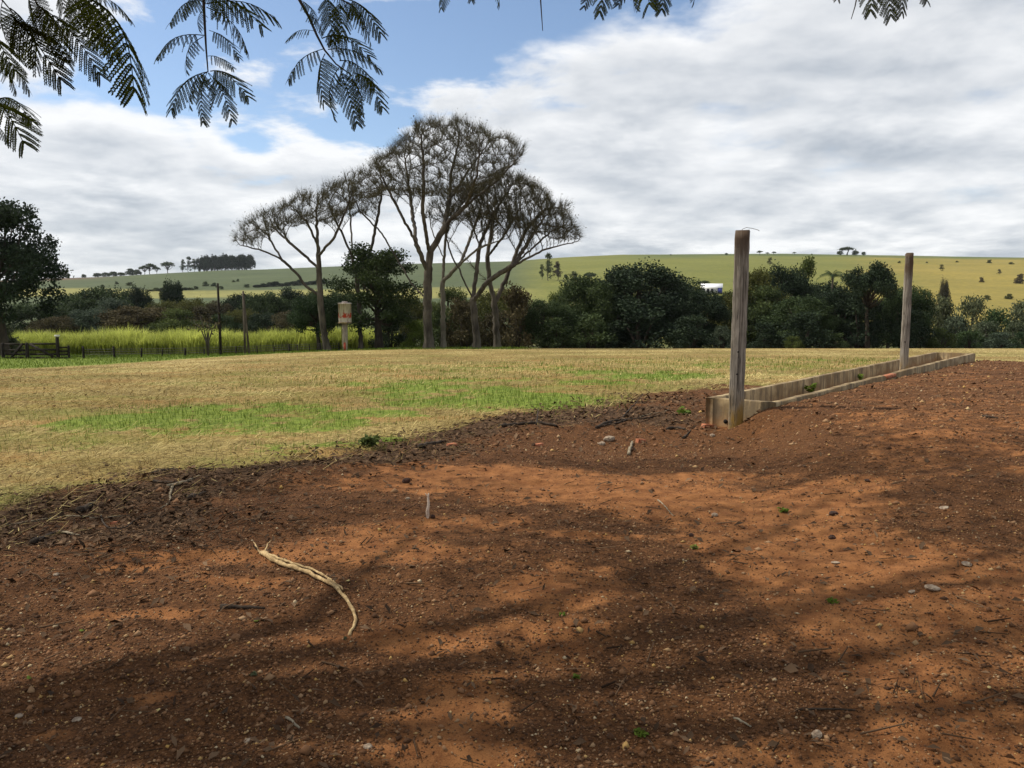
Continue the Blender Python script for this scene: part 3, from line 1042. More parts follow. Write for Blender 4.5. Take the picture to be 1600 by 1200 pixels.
def plant_tree(name, label, base, w, h, style, leafmat, bark='bark_dark', cat='tree', group=None, seed=0, bare=0.1, rz=None, far=False):
    """a tree at its place: trunk and crown under an Empty; alike ones share mesh data and differ by turn, scale and leaf colour"""
    v = seed % NVAR[style]
    key = (style, v, bare, far)
    if key not in PROTO:
        w0, h0 = SIZES[style]
        if far:
            PROTO[key] = (dense_tree_meshes(w0, h0, style, 100 + v * 7, w0 * 0.052, 14 * (10.0 / w0) ** 2, bare), w0, h0)
        else:
            PROTO[key] = (dense_tree_meshes(w0, h0, style, 100 + v * 7, {'bush': 0.085, 'tall': 0.13}.get(style, 0.125), {'bush': 430, 'tall': 300}.get(style, 310), bare), w0, h0)
    (tr, cr), w0, h0 = PROTO[key]
    t = thing(name, label, cat, base, rz if rz is not None else random.random() * 6.28, group)
    t.scale = (w / w0, w / w0, h / h0)
    link('trunk', tr, M[bark], t)
    link('crown', cr, M[leafmat], t)
    return t


# ---------------------------------------------------------------- the big bare trees at the far side of the field
def colonize(nodes, parent, attr, step, infl, kill, maxit, rng, tropism=0.12):
    P_ = [np.array(n, float) for n in nodes]
    par = list(parent)
    A = attr.copy()
    best = np.full(len(A), 1e9)
    bi = np.zeros(len(A), int)
    arr = np.array(P_)
    d = np.linalg.norm(A[:, None] - arr[None], axis=2)
    bi = d.argmin(1)
    best = d.min(1)
    kids = np.zeros(len(P_) + 60000, int)
    for it in range(maxit):
        act = best < infl
        if not act.any():
            break
        pos = np.array(P_)
        src = bi[act]
        v = A[act] - pos[src]
        v /= np.linalg.norm(v, axis=1, keepdims=True) + 1e-9
        u, invx = np.unique(src, return_inverse=True)
        acc = np.zeros((len(u), 3))
        np.add.at(acc, invx, v)
        acc /= np.linalg.norm(acc, axis=1, keepdims=True) + 1e-9
        pp = np.array(par)[u]
        pv = pos[u] - pos[np.maximum(pp, 0)]
        pv /= np.linalg.norm(pv, axis=1, keepdims=True) + 1e-9
        acc += pv * 0.55 + rng.normal(0, 0.07, acc.shape) + np.array((0, 0, tropism))
        acc /= np.linalg.norm(acc, axis=1, keepdims=True)
        ok = kids[u] < 3
        u, acc = u[ok], acc[ok]
        if len(u) == 0:
            break
        new = pos[u] + acc * step
        base = len(P_)
        for k_, (s, p) in enumerate(zip(u, new)):
            P_.append(p)
            par.append(int(s))
            kids[s] += 1
        d = np.linalg.norm(A[:, None] - new[None], axis=2)
        m = d.min(1)
        am = d.argmin(1)
        upd = m < best
        best = np.where(upd, m, best)
        bi = np.where(upd, base + am, bi)
        keep = best > kill
        A, best, bi = A[keep], best[keep], bi[keep]
        if len(A) == 0:
            break
    return np.array(P_), np.array(par)


def in_poly(x, y, poly):
    poly = np.array(poly, float)
    return poly_sd(np.asarray(x, float), np.asarray(y, float), poly) > 0


def bare_tree(name, label, Y, limbs, crown_poly, n_attr, R0, bark, seed, depth=0.75, twigs=11, tipr=0.012):
    """limbs: polylines of photo pixels with a depth offset at the last point; the first one is the trunk"""
    rng = np.random.default_rng(seed)
    b0 = at(limbs[0][0][0], limbs[0][0][1], Y)
    base = Vector((b0.x, Y, tz(b0.x, Y)))
    nodes, parent = [], []
    step = 0.26
    for li, L in enumerate(limbs):
        pts = []
        m = len(L)
        for i, q in enumerate(L):
            off = q[2] if len(q) > 2 else 0.0
            p = at(q[0], q[1], Y + off)
            pts.append(np.array(p))
        if li == 0:
            pts[0] = np.array((base.x, base.y, base.z - 0.3))
        # resample
        pl = [pts[0]]
        for a, b in zip(pts[:-1], pts[1:]):
            k = max(1, int(np.linalg.norm(b - a) / step))
            for j in range(1, k + 1):
                pl.append(a + (b - a) * j / k)
        pl = np.array(pl)
        for _ in range(3):
            pl[1:-1] = pl[1:-1] * 0.5 + (pl[:-2] + pl[2:]) * 0.25
        pl[1:-1] += rng.normal(0, 0.025, pl[1:-1].shape)
        if li == 0:
            prev = -1
            st = 0
        else:
            d = np.linalg.norm(np.array(nodes) - pl[0], axis=1)
            prev = int(d.argmin())
            st = 1
        for p in pl[st:]:
            nodes.append(p)
            parent.append(prev)
            prev = len(nodes) - 1
    cp = np.array(crown_poly, float)
    x0, x1 = cp[:, 0].min(), cp[:, 0].max()
    y0, y1 = cp[:, 1].min(), cp[:, 1].max()
    xs_ = rng.uniform(x0, x1, n_attr * 14)
    ys_ = y0 + (y1 - y0) * rng.random(n_attr * 14)
    sdp = poly_sd(xs_, ys_, cp)
    ok = (sdp > 0) & (rng.random(len(xs_)) < 0.22 + np.exp(-sdp / 22.0)) & (fbm(xs_ / 16, ys_ / 16, 2, seed) > 0.30)
    xs_, ys_ = xs_[ok][:n_attr], ys_[ok][:n_attr]
    hw = (x1 - x0) / 2
    cx = (x0 + x1) / 2
    half = hw / F * Y * depth * np.sqrt(np.clip(1 - ((xs_ - cx) / hw) ** 2, 0.05, 1))
    dy = half * rng.uniform(-1, 1, len(xs_))
    att = np.array([at(a, b, Y + c) for a, b, c in zip(xs_, ys_, dy)])
    ntrunk = len(limbs[0])
    P_, par = colonize(nodes, parent, att, step, 3.4, 0.50, 200, rng, 0.22)
    n = len(P_)
    ch = [[] for _ in range(n)]
    for i in range(n):
        if par[i] >= 0:
            ch[par[i]].append(i)
    # order: children after parents is not guaranteed for limb starts, so walk from the root
    order = []
    stack = [0]
    while stack:
        i = stack.pop()
        order.append(i)
        stack.extend(ch[i])
    r = np.zeros(n)
    ex = 2.0
    for i in reversed(order):
        r[i] = tipr if not ch[i] else max(tipr, sum(r[c] ** ex for c in ch[i]) ** (1 / ex))
    rmax = r[0]
    r = tipr + (r - tipr) * (R0 - tipr) / (rmax - tipr)
    # flare at the foot
    hgt = P_[:, 2] - base.z
    mb = MB()
    L0 = np.array(base)
    tw = MB()
    tipsP, tipsD, tipsR = [], [], []
    starts = [(0, None)]
    while starts:
        s, p = starts.pop()
        chain = [s] if p is None else [p, s]
        cur = s
        while ch[cur]:
            cs = sorted(ch[cur], key=lambda c: -r[c])
            for c in cs[1:]:
                starts.append((c, cur))
            cur = cs[0]
            chain.append(cur)
        pts = P_[chain]
        rad = r[chain].copy()
        if p is not None:
            rad[0] = rad[1]
        else:
            rad = rad * (1 + 0.55 * np.exp(-(np.maximum(pts[:, 2] - base.z, 0) / 0.5)))
        big = rad.max()
        mb.tube(pts - L0, rad, 9 if big > 0.12 else (5 if big > 0.04 else 4), tint=0.5)
        for q in chain[-7:]:
            if r[q] < 0.05:
                tipsP.append(P_[q])
                d = P_[q] - P_[par[q]]
                tipsD.append(d / (np.linalg.norm(d) + 1e-9))
    tipsP = np.array(tipsP)
    tipsD = np.array(tipsD)
    root = thing(name, label, 'tree', base)
    mb.build('trunk', M[bark], root, True)
    # fine twigs: thin three-sided slivers, brush-like and turned upwards
    small = np.nonzero((r < 0.045) & (np.arange(n) > 3) & (hgt > 2.5))[0]
    fringe = np.concatenate([small, np.array([i for i in small if not ch[i] or r[i] < tipr * 1.6], int)])
    idx = rng.choice(fringe, len(small) * twigs)
    pd = P_[idx] - P_[par[idx]]
    pd /= np.linalg.norm(pd, axis=1, keepdims=True) + 1e-9
    ctr = P_[small].mean(0) - np.array((0, 0, 3.5))
    out = P_[idx] - ctr
    out /= np.linalg.norm(out, axis=1, keepdims=True) + 1e-9
    B = P_[idx] - L0 + rng.normal(0, 0.03, (len(idx), 3))
    Dv = pd * 0.55 + out * 0.55 + np.array((0, 0, 0.35)) + rng.normal(0, 0.36, (len(idx), 3))
    Dv /= np.linalg.norm(Dv, axis=1, keepdims=True)
    Ln = (rng.uniform(0.3, 1.05, len(B)) ** 1.2)[:, None]
    side = np.cross(Dv, rng.normal(size=Dv.shape))
    side /= np.linalg.norm(side, axis=1, keepdims=True)
    V = np.stack([B - side * 0.009, B + side * 0.009, B + Dv * Ln], 1).reshape(-1, 3)
    tw.add(V, None, np.arange(len(B) * 3).reshape(-1, 3), tint=np.repeat(rng.uniform(0, 0.7, len(B)), 3))
    # sparse withered leaf sprays on the twigs
    sel = rng.random(len(B)) < 0.11
    Cc = (B + Dv * Ln * rng.uniform(0.5, 1.05, (len(B), 1)))[sel]
    Vl, Ql = leaf_cards(Cc, np.full(len(Cc), 0.07), 0.1, rng, 0.4)
    tw.add(Vl, Ql, tint=np.repeat(np.clip(rng.normal(0.55, 0.3, len(Cc)), 0, 1), 4))
    tw.build('crown', M['twig'], root)
    return root


bare_tree('spreading_tree', 'nearly leafless tree leaning left with a low fan of branches, left of the tank', 61,
          [[(512, 543), (503, 500), (500, 462), (498, 410), (496, 365), (494, 325)],
           [(499, 462), (478, 447), (461, 424), (440, 405), (410, 391), (375, 383, -1)],
           [(498, 420), (480, 402), (455, 381), (430, 358, 2), (405, 345, 2)],
           [(497, 400), (520, 375, -2), (540, 330, -2), (550, 300, -2)],
           [(497, 385), (478, 345, -2), (455, 322, -3)],
           [(440, 405), (418, 368, 1.5), (400, 352, 2)]],
          [(362, 382), (370, 362), (392, 342), (425, 325), (470, 305), (520, 288), (555, 284), (570, 310), (545, 335), (520, 352), (470, 355), (430, 366), (400, 386)], 1700, 0.25, 'bark_grey', 21)
bare_tree('spreading_tree', 'bare tree with a thin trunk rising behind the rusty tank', 65,
          [[(564, 545), (562, 500), (560, 450), (548, 395), (528, 352), (512, 315)],
           [(551, 405), (548, 350, 2), (545, 300, 2)],
           [(558, 440), (580, 390, 1), (592, 330, 1), (598, 290, 1)]],
          [(500, 325), (515, 296), (545, 272), (580, 258), (606, 262), (612, 290), (590, 330), (560, 345), (525, 345)], 550, 0.18, 'bark_grey', 22)
bare_tree('spreading_tree', 'tallest nearly leafless tree with a broad domed crown and thick grey trunk', 60,
          [[(671, 545), (668, 500), (668, 443), (671, 396), (696, 352), (728, 321), (777, 282), (812, 245, -1)],
           [(695, 354), (702, 313, 2), (705, 268, 2), (717, 222, 2)],
           [(668, 425), (651, 382, -1), (628, 338, -2), (602, 287, -2), (590, 262, -2)],
           [(668, 468), (645, 446, 1), (619, 402, 2), (597, 365, 2), (562, 330, 2), (550, 303, 2)],
           [(671, 398), (660, 332, -2), (662, 262, -3), (658, 212, -3)],
           [(702, 313, 2), (735, 262, 4), (765, 222, 4)],
           [(651, 382, -1), (640, 300, 3), (632, 245, 4)],
           [(728, 321), (745, 275, -4), (750, 225, -4)]],
          [(545, 305), (556, 284), (585, 255), (618, 225), (640, 208), (648, 192), (690, 187), (740, 190), (760, 203), (795, 213), (823, 234), (808, 258), (775, 290), (740, 305), (700, 312), (650, 312), (610, 305), (570, 322)], 4200, 0.34, 'bark_grey', 23)
bare_tree('spreading_tree', 'slim pale-trunked bare tree just right of the tallest tree', 63,
          [[(693, 543), (692, 490), (692, 437), (694, 405), (696, 370), (705, 335)],
           [(692, 440), (719, 412, -1), (749, 387, -2), (795, 371, -3)],
           [(694, 405), (675, 360, 2), (668, 325, 2)],
           [(719, 412, -1), (740, 360, 2), (752, 320, 2)]],
          [(655, 345), (680, 318), (720, 292), (765, 282), (800, 310), (812, 362), (780, 375), (740, 352), (700, 348)], 700, 0.20, 'bark_pale', 24)
bare_tree('spreading_tree', 'bare tree forking low into a wide V, long limb reaching far right', 62,
          [[(746, 543), (742, 500), (739, 468), (717, 421), (704, 396), (692, 350, 1)],
           [(740, 470), (761, 440, -1), (803, 414, -2), (853, 389, -3), (903, 377, -3)],
           [(739, 468), (749, 384, 1), (771, 333, 2), (800, 290, 2)],
           [(803, 414, -2), (830, 370, 1), (850, 340, 1)],
           [(749, 384, 1), (735, 340, 4), (730, 305, 4)]],
          [(690, 345), (720, 310), (760, 285), (800, 270), (830, 285), (845, 300), (880, 330), (902, 358), (913, 375), (880, 382), (840, 372), (800, 360), (760, 350), (715, 352)], 1500, 0.27, 'bark_grey', 25)
bare_tree('spreading_tree', 'rightmost bare tree of the group, crown sloping down to the right', 66,
          [[(777, 541), (775, 500), (771, 466), (765, 440), (761, 402), (771, 340, 1), (790, 300, 1)],
           [(773, 475), (797, 420, 1), (822, 358, 2), (853, 324, 2), (880, 325, 2)],
           [(766, 445), (735, 412, 2), (711, 382, 3), (690, 360, 3)],
           [(797, 420, 1), (840, 380, -3), (875, 350, -3)],
           [(761, 402), (790, 365, -3), (815, 320, -4)]],
          [(740, 318), (775, 285), (806, 268), (838, 288), (862, 306), (892, 322), (885, 342), (908, 362), (880, 372), (840, 362), (800, 350), (760, 352)], 1500, 0.27, 'bark_grey', 26)


# ---------------------------------------------------------------- leafy trees, near to far
def tree_px(name, label, cx, top, wpx, Y, style, leafmat, cat='tree', group=None, low=None, **kw):
    p = at(cx, top, Y)
    z0 = tz(p.x, Y)
    h = p.z - z0
    w = wpx / F * Y
    return plant_tree(name, label, (p.x, Y, z0), w, h, style, leafmat, cat=cat, group=group, **kw)


tree_px('leafy_tree', 'dark leafy tree at the left edge, taller than everything near the gate', -8, 312, 195, 61, 'ragged', 'leaf_black', seed=31, bare=0.24, rz=0.4)
tree_px('shrub', 'grey-green shrub under the tree at the left edge, behind the gate', 4, 506, 60, 62, 'bush', 'leaf_grey', cat='shrub', seed=1)
tree_px('leafy_tree', 'dark green broad tree behind the rusty tank, trunks forking near the ground', 590, 384, 165, 66, 'ragged', 'leaf_dark', seed=32, bare=0.22, rz=1.1)
tree_px('leafy_tree', 'small dark green tree around the foot of the left-leaning bare tree', 497, 462, 85, 64.5, 'round', 'leaf_dark', seed=33, bare=0.34)
tree_px('shrub', 'bright green shrub between the dark tree and the tallest bare trunk', 646, 496, 52, 67, 'bush', 'leaf_bright', cat='shrub', seed=2)
tree_px('shrub', 'twiggy brown shrub in front of the V-forked bare tree trunks', 725, 466, 80, 70, 'bush', 'leaf_brown', cat='shrub', seed=3)
tree_px('shrub', 'brown thicket right of the rightmost bare trunk', 808, 445, 90, 71, 'bush', 'leaf_brown', cat='shrub', seed=4)
tree_px('leafy_tree', 'dark tree filling the gap behind the two slim bare trunks', 705, 452, 90, 76, 'round', 'leaf_dark', seed=34, bare=0.0)
tree_px('leafy_tree', 'low dark green tree left of the big dark clump, olive leaves at its foot', 850, 468, 90, 73, 'round', 'leaf_dark', seed=35, bare=0.0)
tree_px('leafy_tree', 'broadest dark dome-shaped tree in the middle of the tree line', 1000, 414, 190, 80, 'round', 'leaf_black', seed=36, bare=0.0, rz=2.0)
tree_px('leafy_tree', 'dark tree joined to the left of the broadest dome', 915, 430, 105, 78, 'round', 'leaf_dark', seed=37, bare=0.0)
tree_px('leafy_tree', 'dark tree below the white shed, right of the broadest dome', 1092, 452, 90, 77, 'round', 'leaf_black', seed=38, bare=0.0)
tree_px('shrub', 'grey-green shrub left of the near post at the field edge', 1128, 508, 46, 72, 'bush', 'leaf_grey', cat='shrub', seed=5)
tree_px('leafy_tree', 'olive tree directly behind the near wooden post', 1178, 424, 100, 82, 'round', 'leaf_olive', seed=39, bare=0.0)
tree_px('leafy_tree', 'dark tree right of the near post with a flat rounded top', 1222, 414, 90, 86, 'round', 'leaf_black', seed=40, bare=0.0)
tree_px('leafy_tree', 'slim spire of a tree behind the dark tree line', 1263, 404, 34, 96, 'tall', 'leaf_mid', seed=41, bare=0.2)
tree_px('leafy_tree', 'low dark tree between the two wooden posts, left half', 1250, 462, 110, 74, 'round', 'leaf_dark', seed=42, bare=0.0)
tree_px('leafy_tree', 'low dark tree under the round-headed tree', 1322, 448, 100, 76, 'round', 'leaf_black', seed=43, bare=0.0)
tree_px('leafy_tree', 'tall round-headed dark tree with its forked trunk showing, left of the far post', 1362, 402, 88, 72, 'umbrella', 'leaf_black', seed=44, bare=0.3)
tree_px('leafy_tree', 'dark tree right behind the far wooden post', 1420, 446, 80, 75, 'round', 'leaf_dark', seed=45, bare=0.0)
tree_px('shrub', 'small bright green shrub at the field edge between the two posts', 1238, 524, 36, 68, 'bush', 'leaf_mid', cat='shrub', seed=6)
tree_px('shrub', 'dark shrub at the field edge right of the near post', 1195, 500, 60, 71, 'bush', 'leaf_black', cat='shrub', seed=7)
tree_px('shrub', 'small shrub at the field edge below the round-headed tree', 1300, 520, 60, 70, 'bush', 'leaf_dark', cat='shrub', seed=8)
tree_px('leafy_tree', 'reddish-brown leafed treetop on the right slope just right of the far post', 1476, 441, 22, 190, 'round', 'leaf_brown', seed=46, bare=0.2)
for i, (cx, top, w, Y, lm, lab) in enumerate((
        (1470, 462, 70, 96, 'leaf_grey', 'grey-green shrub just right of the far post, tallest there'), (1520, 458, 75, 110, 'leaf_grey', 'dark grey rounded shrub in the middle of the right-hand thicket'),
        (1560, 476, 70, 100, 'leaf_mid', 'mid green shrub in the right-hand thicket near the picture edge'), (1600, 470, 70, 105, 'leaf_grey', 'grey shrub cut by the right edge of the picture'),
        (1495, 492, 66, 84, 'leaf_grey', 'pale grey-green shrub above the far end of the trough'), (1545, 500, 66, 86, 'leaf_grey', 'greyish shrub right of the trough end, second row'),
        (1592, 498, 60, 84, 'leaf_grey', 'grey-green shrub at the right edge, second row'), (1470, 512, 52, 74, 'leaf_mid', 'light green shrub at the field edge next to the far post'),
        (1516, 516, 60, 75, 'leaf_mid', 'bright green low shrub at the field edge beyond the trough end'), (1562, 518, 56, 74, 'leaf_grey', 'low grey-green shrub at the field edge right of the trough end'),
        (1600, 516, 50, 75, 'leaf_dark', 'low dark green shrub at the right edge of the field'), (1440, 500, 40, 76, 'leaf_grey', 'narrow grey-green shrub behind the foot of the far post'))):
    tree_px('shrub', lab, cx, top, w, Y, 'bush', lm, cat='shrub', seed=10 + i % 4, group='shrubs of the right-hand thicket')

for i, (cx, top, w, Y, st, lm, lab) in enumerate((
        (950, 440, 120, 92, 'round', 'leaf_black', 'dark tree filling the left shoulder of the broadest dome'), (1055, 436, 120, 90, 'round', 'leaf_black', 'dark tree filling the right shoulder of the broadest dome'),
        (1145, 456, 90, 90, 'round', 'leaf_black', 'dark low tree left of the near post behind the grey-green shrub'), (1200, 450, 100, 80, 'round', 'leaf_dark', 'dark tree in front of the flat-topped dark tree'),
        (1285, 440, 110, 92, 'round', 'leaf_black', 'dark tree below the palm'), (1345, 470, 100, 73, 'bush', 'leaf_black', 'dark undergrowth below the round-headed tree'),
        (1395, 466, 90, 84, 'round', 'leaf_dark', 'dark tree just left of the far post'), (1255, 486, 100, 70, 'bush', 'leaf_black', 'dark undergrowth between the posts'),
        (1000, 480, 150, 73, 'bush', 'leaf_black', 'dark undergrowth at the foot of the broadest dome'), (925, 488, 110, 71, 'bush', 'leaf_dark', 'dark undergrowth left of the broadest dome'),
        (1080, 490, 100, 71, 'bush', 'leaf_black', 'dark undergrowth right of the broadest dome'), (870, 492, 80, 70, 'bush', 'leaf_dark', 'dark undergrowth right of the brown thicket'),
        (770, 486, 80, 73, 'bush', 'leaf_brown', 'brown undergrowth behind the rightmost bare trunk'), (690, 490, 60, 71, 'bush', 'leaf_dark', 'dark undergrowth behind the slim pale trunk'),
        (610, 488, 80, 70, 'bush', 'leaf_black', 'dark undergrowth right of the rusty tank'), (1425, 480, 80, 72, 'bush', 'leaf_black', 'dark undergrowth behind the far post'))):
    tree_px('shrub' if st == 'bush' else 'leafy_tree', lab, cx, top, w, Y, st, lm, cat='shrub' if st == 'bush' else 'tree', seed=i + 1, bare=0.0)

# feathery palm in the tree line
p = at(1300, 414, 90)
palm = thing('palm_tree', 'feathery palm top showing above the tree line between the posts', 'palm', (p.x, 90, tz(p.x, 90)))
hp = p.z - palm.location.z
mb = MB()
mb.tube([(0, 0, -0.3), (0.1, 0, hp * 0.5), (0.15, 0, hp - 1.2)], [0.17, 0.14, 0.11], 8)
mb.build('trunk', M['bark_grey'], palm, True)
for i in range(15):
    a = i * 2.4
    ln = 1.9
    el = 0.2 + 0.9 * ((i * 37) % 15) / 15
    mb = MB()
    spine = []
    for j in range(7):
        u = j / 6
        r_ = ln * u * math.cos(el)
        z_ = ln * u * math.sin(el) - 1.1 * u * u
        spine.append(np.array((0.15 + r_ * math.cos(a), r_ * math.sin(a), hp - 1.2 + z_)))
    mb.tube(spine, 0.015, 4)
    sd_ = np.array((-math.sin(a), math.cos(a), 0))
    for j in range(1, 7):
        for k_ in range(3):
            q = spine[j - 1] + (spine[j] - spine[j - 1]) * k_ / 3
            for s in (-1, 1):
                e = q + sd_ * s * 0.38 + np.array((0, 0, -0.22)) + (spine[j] - spine[j - 1]) * 0.5
                f = (spine[j] - spine[j - 1]) * 0.18
                mb.add([q, q + f, e], None, [(0, 1, 2)], tint=0.5)
    mb.build('frond', M['leaf_dark'], palm)

# valley trees on the left, behind the crop
for i, (cx, top, w, Y, st, lm, lab) in enumerate((
        (212, 447, 40, 150, 'round', 'leaf_black', 'left of two very dark compact evergreens in the valley'), (268, 440, 38, 150, 'round', 'leaf_black', 'right and taller of two very dark compact evergreens in the valley'),
        (150, 448, 90, 135, 'round', 'leaf_dark', 'dull green tree left of the dark evergreens'), (115, 460, 80, 125, 'round', 'leaf_dark', 'dull green tree beside the tree at the left edge'),
        (180, 468, 70, 120, 'round', 'leaf_grey', 'greyish tree below the dark evergreens on the left'), (215, 478, 100, 110, 'round', 'leaf_brown', 'broad brownish tree behind the crop on the left'),
        (140, 484, 70, 108, 'round', 'leaf_grey', 'grey-green tree behind the left end of the crop'), (85, 494, 60, 104, 'round', 'leaf_brown', 'brownish low tree behind the left end of the crop'),
        (255, 470, 50, 118, 'round', 'leaf_olive', 'yellow-green tree below the taller evergreen'), (280, 484, 70, 108, 'round', 'leaf_mid', 'mid green tree behind the thin bare sapling'),
        (300, 466, 60, 125, 'round', 'leaf_olive', 'olive tree left of the tall thin pole'), (335, 470, 60, 118, 'ragged', 'leaf_brown', 'thin brownish tree beside the tall thin pole'),
        (375, 458, 60, 135, 'round', 'leaf_black', 'dark rounded tree behind the double pole'), (415, 456, 66, 132, 'round', 'leaf_dark', 'dark tree right of the double pole under the yellow strip'),
        (455, 452, 60, 136, 'round', 'leaf_black', 'dark tree left of the left-leaning bare trunk, higher'), (380, 482, 50, 112, 'round', 'leaf_olive', 'olive low tree right behind the double pole'),
        (415, 490, 60, 108, 'round', 'leaf_black', 'dark low tree behind the crop right of the poles'), (455, 486, 70, 106, 'round', 'leaf_brown', 'brownish tree behind the crop near the leaning trunk'),
        (490, 452, 50, 140, 'round', 'leaf_dark', 'dark tree right behind the left-leaning trunk'), (345, 492, 50, 106, 'round', 'leaf_dark', 'dark low tree at the foot of the tall thin pole'),
        (60, 470, 80, 118, 'round', 'leaf_dark', 'dark tree partly hidden by the tree at the left edge'), (535, 455, 60, 130, 'round', 'leaf_dark', 'dark tree behind the rusty tank, in the valley'),
        (640, 462, 80, 118, 'round', 'leaf_olive', 'olive tree in the valley left of the tallest trunk'), (780, 452, 80, 112, 'round', 'leaf_olive', 'olive tree in the valley behind the rightmost bare trunk'),
        (875, 455, 50, 112, 'round', 'leaf_mid', 'mid green tree in the valley left of the dark clump'))):
    tree_px('valley_tree', lab, cx, top, w * 1.3, Y, st, lm, seed=i, bare=0.0 if st == 'round' else 0.05, group='trees in the valley')


ORD = ('first', 'second', 'third', 'fourth', 'fifth', 'sixth', 'seventh', 'eighth', 'ninth', 'tenth', 'eleventh', 'twelfth', 'thirteenth', 'fourteenth', 'fifteenth')


# far trees: along the ridges, hedges and scattered over the pasture
def far_tree(name, label, cx, base_py, hpx, wpx, style, lm, group, seed, ymin=200, leaf=0.5, density=7, bare=0.0):
    b = ghit(cx, base_py, ymin)
    h = hpx / F * b.y
    w = wpx / F * b.y
    return plant_tree(name, label, b - Vector((0, 0, 0.3)), w, h, style, lm, group=group, seed=seed, bare=bare, far=True)


for i, x in enumerate((287, 296, 303)):
    far_tree('eucalyptus_tree', ORD[i] + ' loose eucalyptus from the left, before the dense grove on the far ridge', x, 429, 20 + 4 * (i % 2), 11, 'tall', 'leaf_dark', 'loose end of the far eucalyptus grove', i % 3, 900, 1.0, 3)
for i in range(15):
    x = 313 + i * 5.6
    far_tree('eucalyptus_tree', ORD[i] + ' tree from the left in the dense dark grove on the far left ridge', x, 427 - i * 0.35, 21 + 4.5 * ((i * 7) % 5) / 5, 14, 'round', 'leaf_black', 'dense far eucalyptus grove', i % 3, 900, 1.0, 4)
far_tree('ridge_tree', 'solitary broad tree left of the far eucalyptus grove', 263, 433, 19, 21, 'umbrella', 'leaf_dark', None, 1, 850, 1.0, 4)
for i, (x, h, w) in enumerate(((152, 7, 12), (165, 7, 14), (178, 8, 14), (190, 6, 12), (204, 11, 14), (214, 9, 13))):
    far_tree('ridge_tree', ORD[i] + ' low tree from the left in the long row on the far left ridge', x, 436, h, w, 'round', 'leaf_dark', 'row of trees on the far left ridge', i % 3, 850, 1.0, 4)
for i, (x, h, w) in enumerate(((226, 15, 17), (235, 18, 18), (245, 12, 12))):
    far_tree('ridge_tree', ORD[i] + ' of three taller loose-crowned trees ending the far left row', x, 434, h, w, 'umbrella', 'leaf_dark', 'taller end of the far left row', i % 3, 850, 1.0, 4)
far_tree('ridge_tree', 'lone round tree on the horizon right of the tree at the left edge', 101, 437, 12, 14, 'round', 'leaf_dark', None, 2, 850, 1.0, 4)
far_tree('ridge_tree', 'tiny round tree on the horizon between the lone tree and the row', 131, 437, 6, 7, 'round', 'leaf_dark', None, 0, 850, 1.0, 4)
for i, (x, y, h, w) in enumerate(((160, 449, 5, 9), (182, 444, 5, 8), (203, 446, 6, 14), (257, 442, 4, 7), (290, 453, 4, 9), (306, 452, 6, 10), (322, 447, 8, 12), (335, 447, 6, 12), (346, 452, 6, 8), (365, 441, 4, 6), (372, 440, 5, 6), (386, 449, 6, 12))):
    far_tree('pasture_bush', ORD[i] + ' small bush from the left on the green slope below the far grove', x, y, h, w, 'bush', 'leaf_dark', 'bushes on the left green slope', i % 3, 250, 0.6, 7)
for i in range(13):
    x = 402 + i * 9.5
    far_tree('hedge_bush', ORD[i] + ' bush from the left in the hedge above the yellow strip', x, 449 - i * 0.5, 5 + 5 * ((i * 5) % 4) / 4, 13, 'round', 'leaf_black', 'hedge above the yellow strip', i % 3, 280, 0.6, 8)
for i in range(8):
    x = 235 + i * 9
    far_tree('hedge_bush', ORD[i] + ' bush from the left in the low hedge left of the yellow strip', x, 455 - i * 0.3, 3.5 + 3 * ((i * 3) % 4) / 4, 11, 'round', 'leaf_dark', 'low hedge by the yellow strip', i % 3, 280, 0.6, 8)
# pair of slim trees right of the bare group
far_tree('slim_tree', 'slim tall tree standing on the pasture right of the bare group', 857, 439, 43, 16, 'tall', 'leaf_dark', None, 1, 240, 0.4, 16)
far_tree('slim_tree', 'shorter bushy tree beside the slim tall tree on the pasture', 870, 438, 29, 17, 'tall', 'leaf_brown', None, 2, 240, 0.4, 16)
far_tree('slim_tree', 'thin small tree left of the slim tall tree on the pasture', 846, 437, 24, 10, 'tall', 'leaf_dark', None, 0, 240, 0.4, 12)
far_tree('pasture_bush', 'tiny bush on the pasture right of the slim tall tree', 884, 434, 6, 6, 'round', 'leaf_dark', None, 1, 240, 0.5, 8)
for i, (x, b_, h, w, st, lab) in enumerate((
        (897, 446, 22, 17, 'tall', 'small dark tree top rising above the left end of the dark clump'), (922, 442, 18, 20, 'umbrella', 'flat-topped small tree behind the dark clump'),
        (1100, 446, 8, 20, 'round', 'dark bush directly behind the white shed'))):
    far_tree('pasture_tree', lab, x, b_, h, w, st, 'leaf_dark', None, i, 240, 0.4, 14)
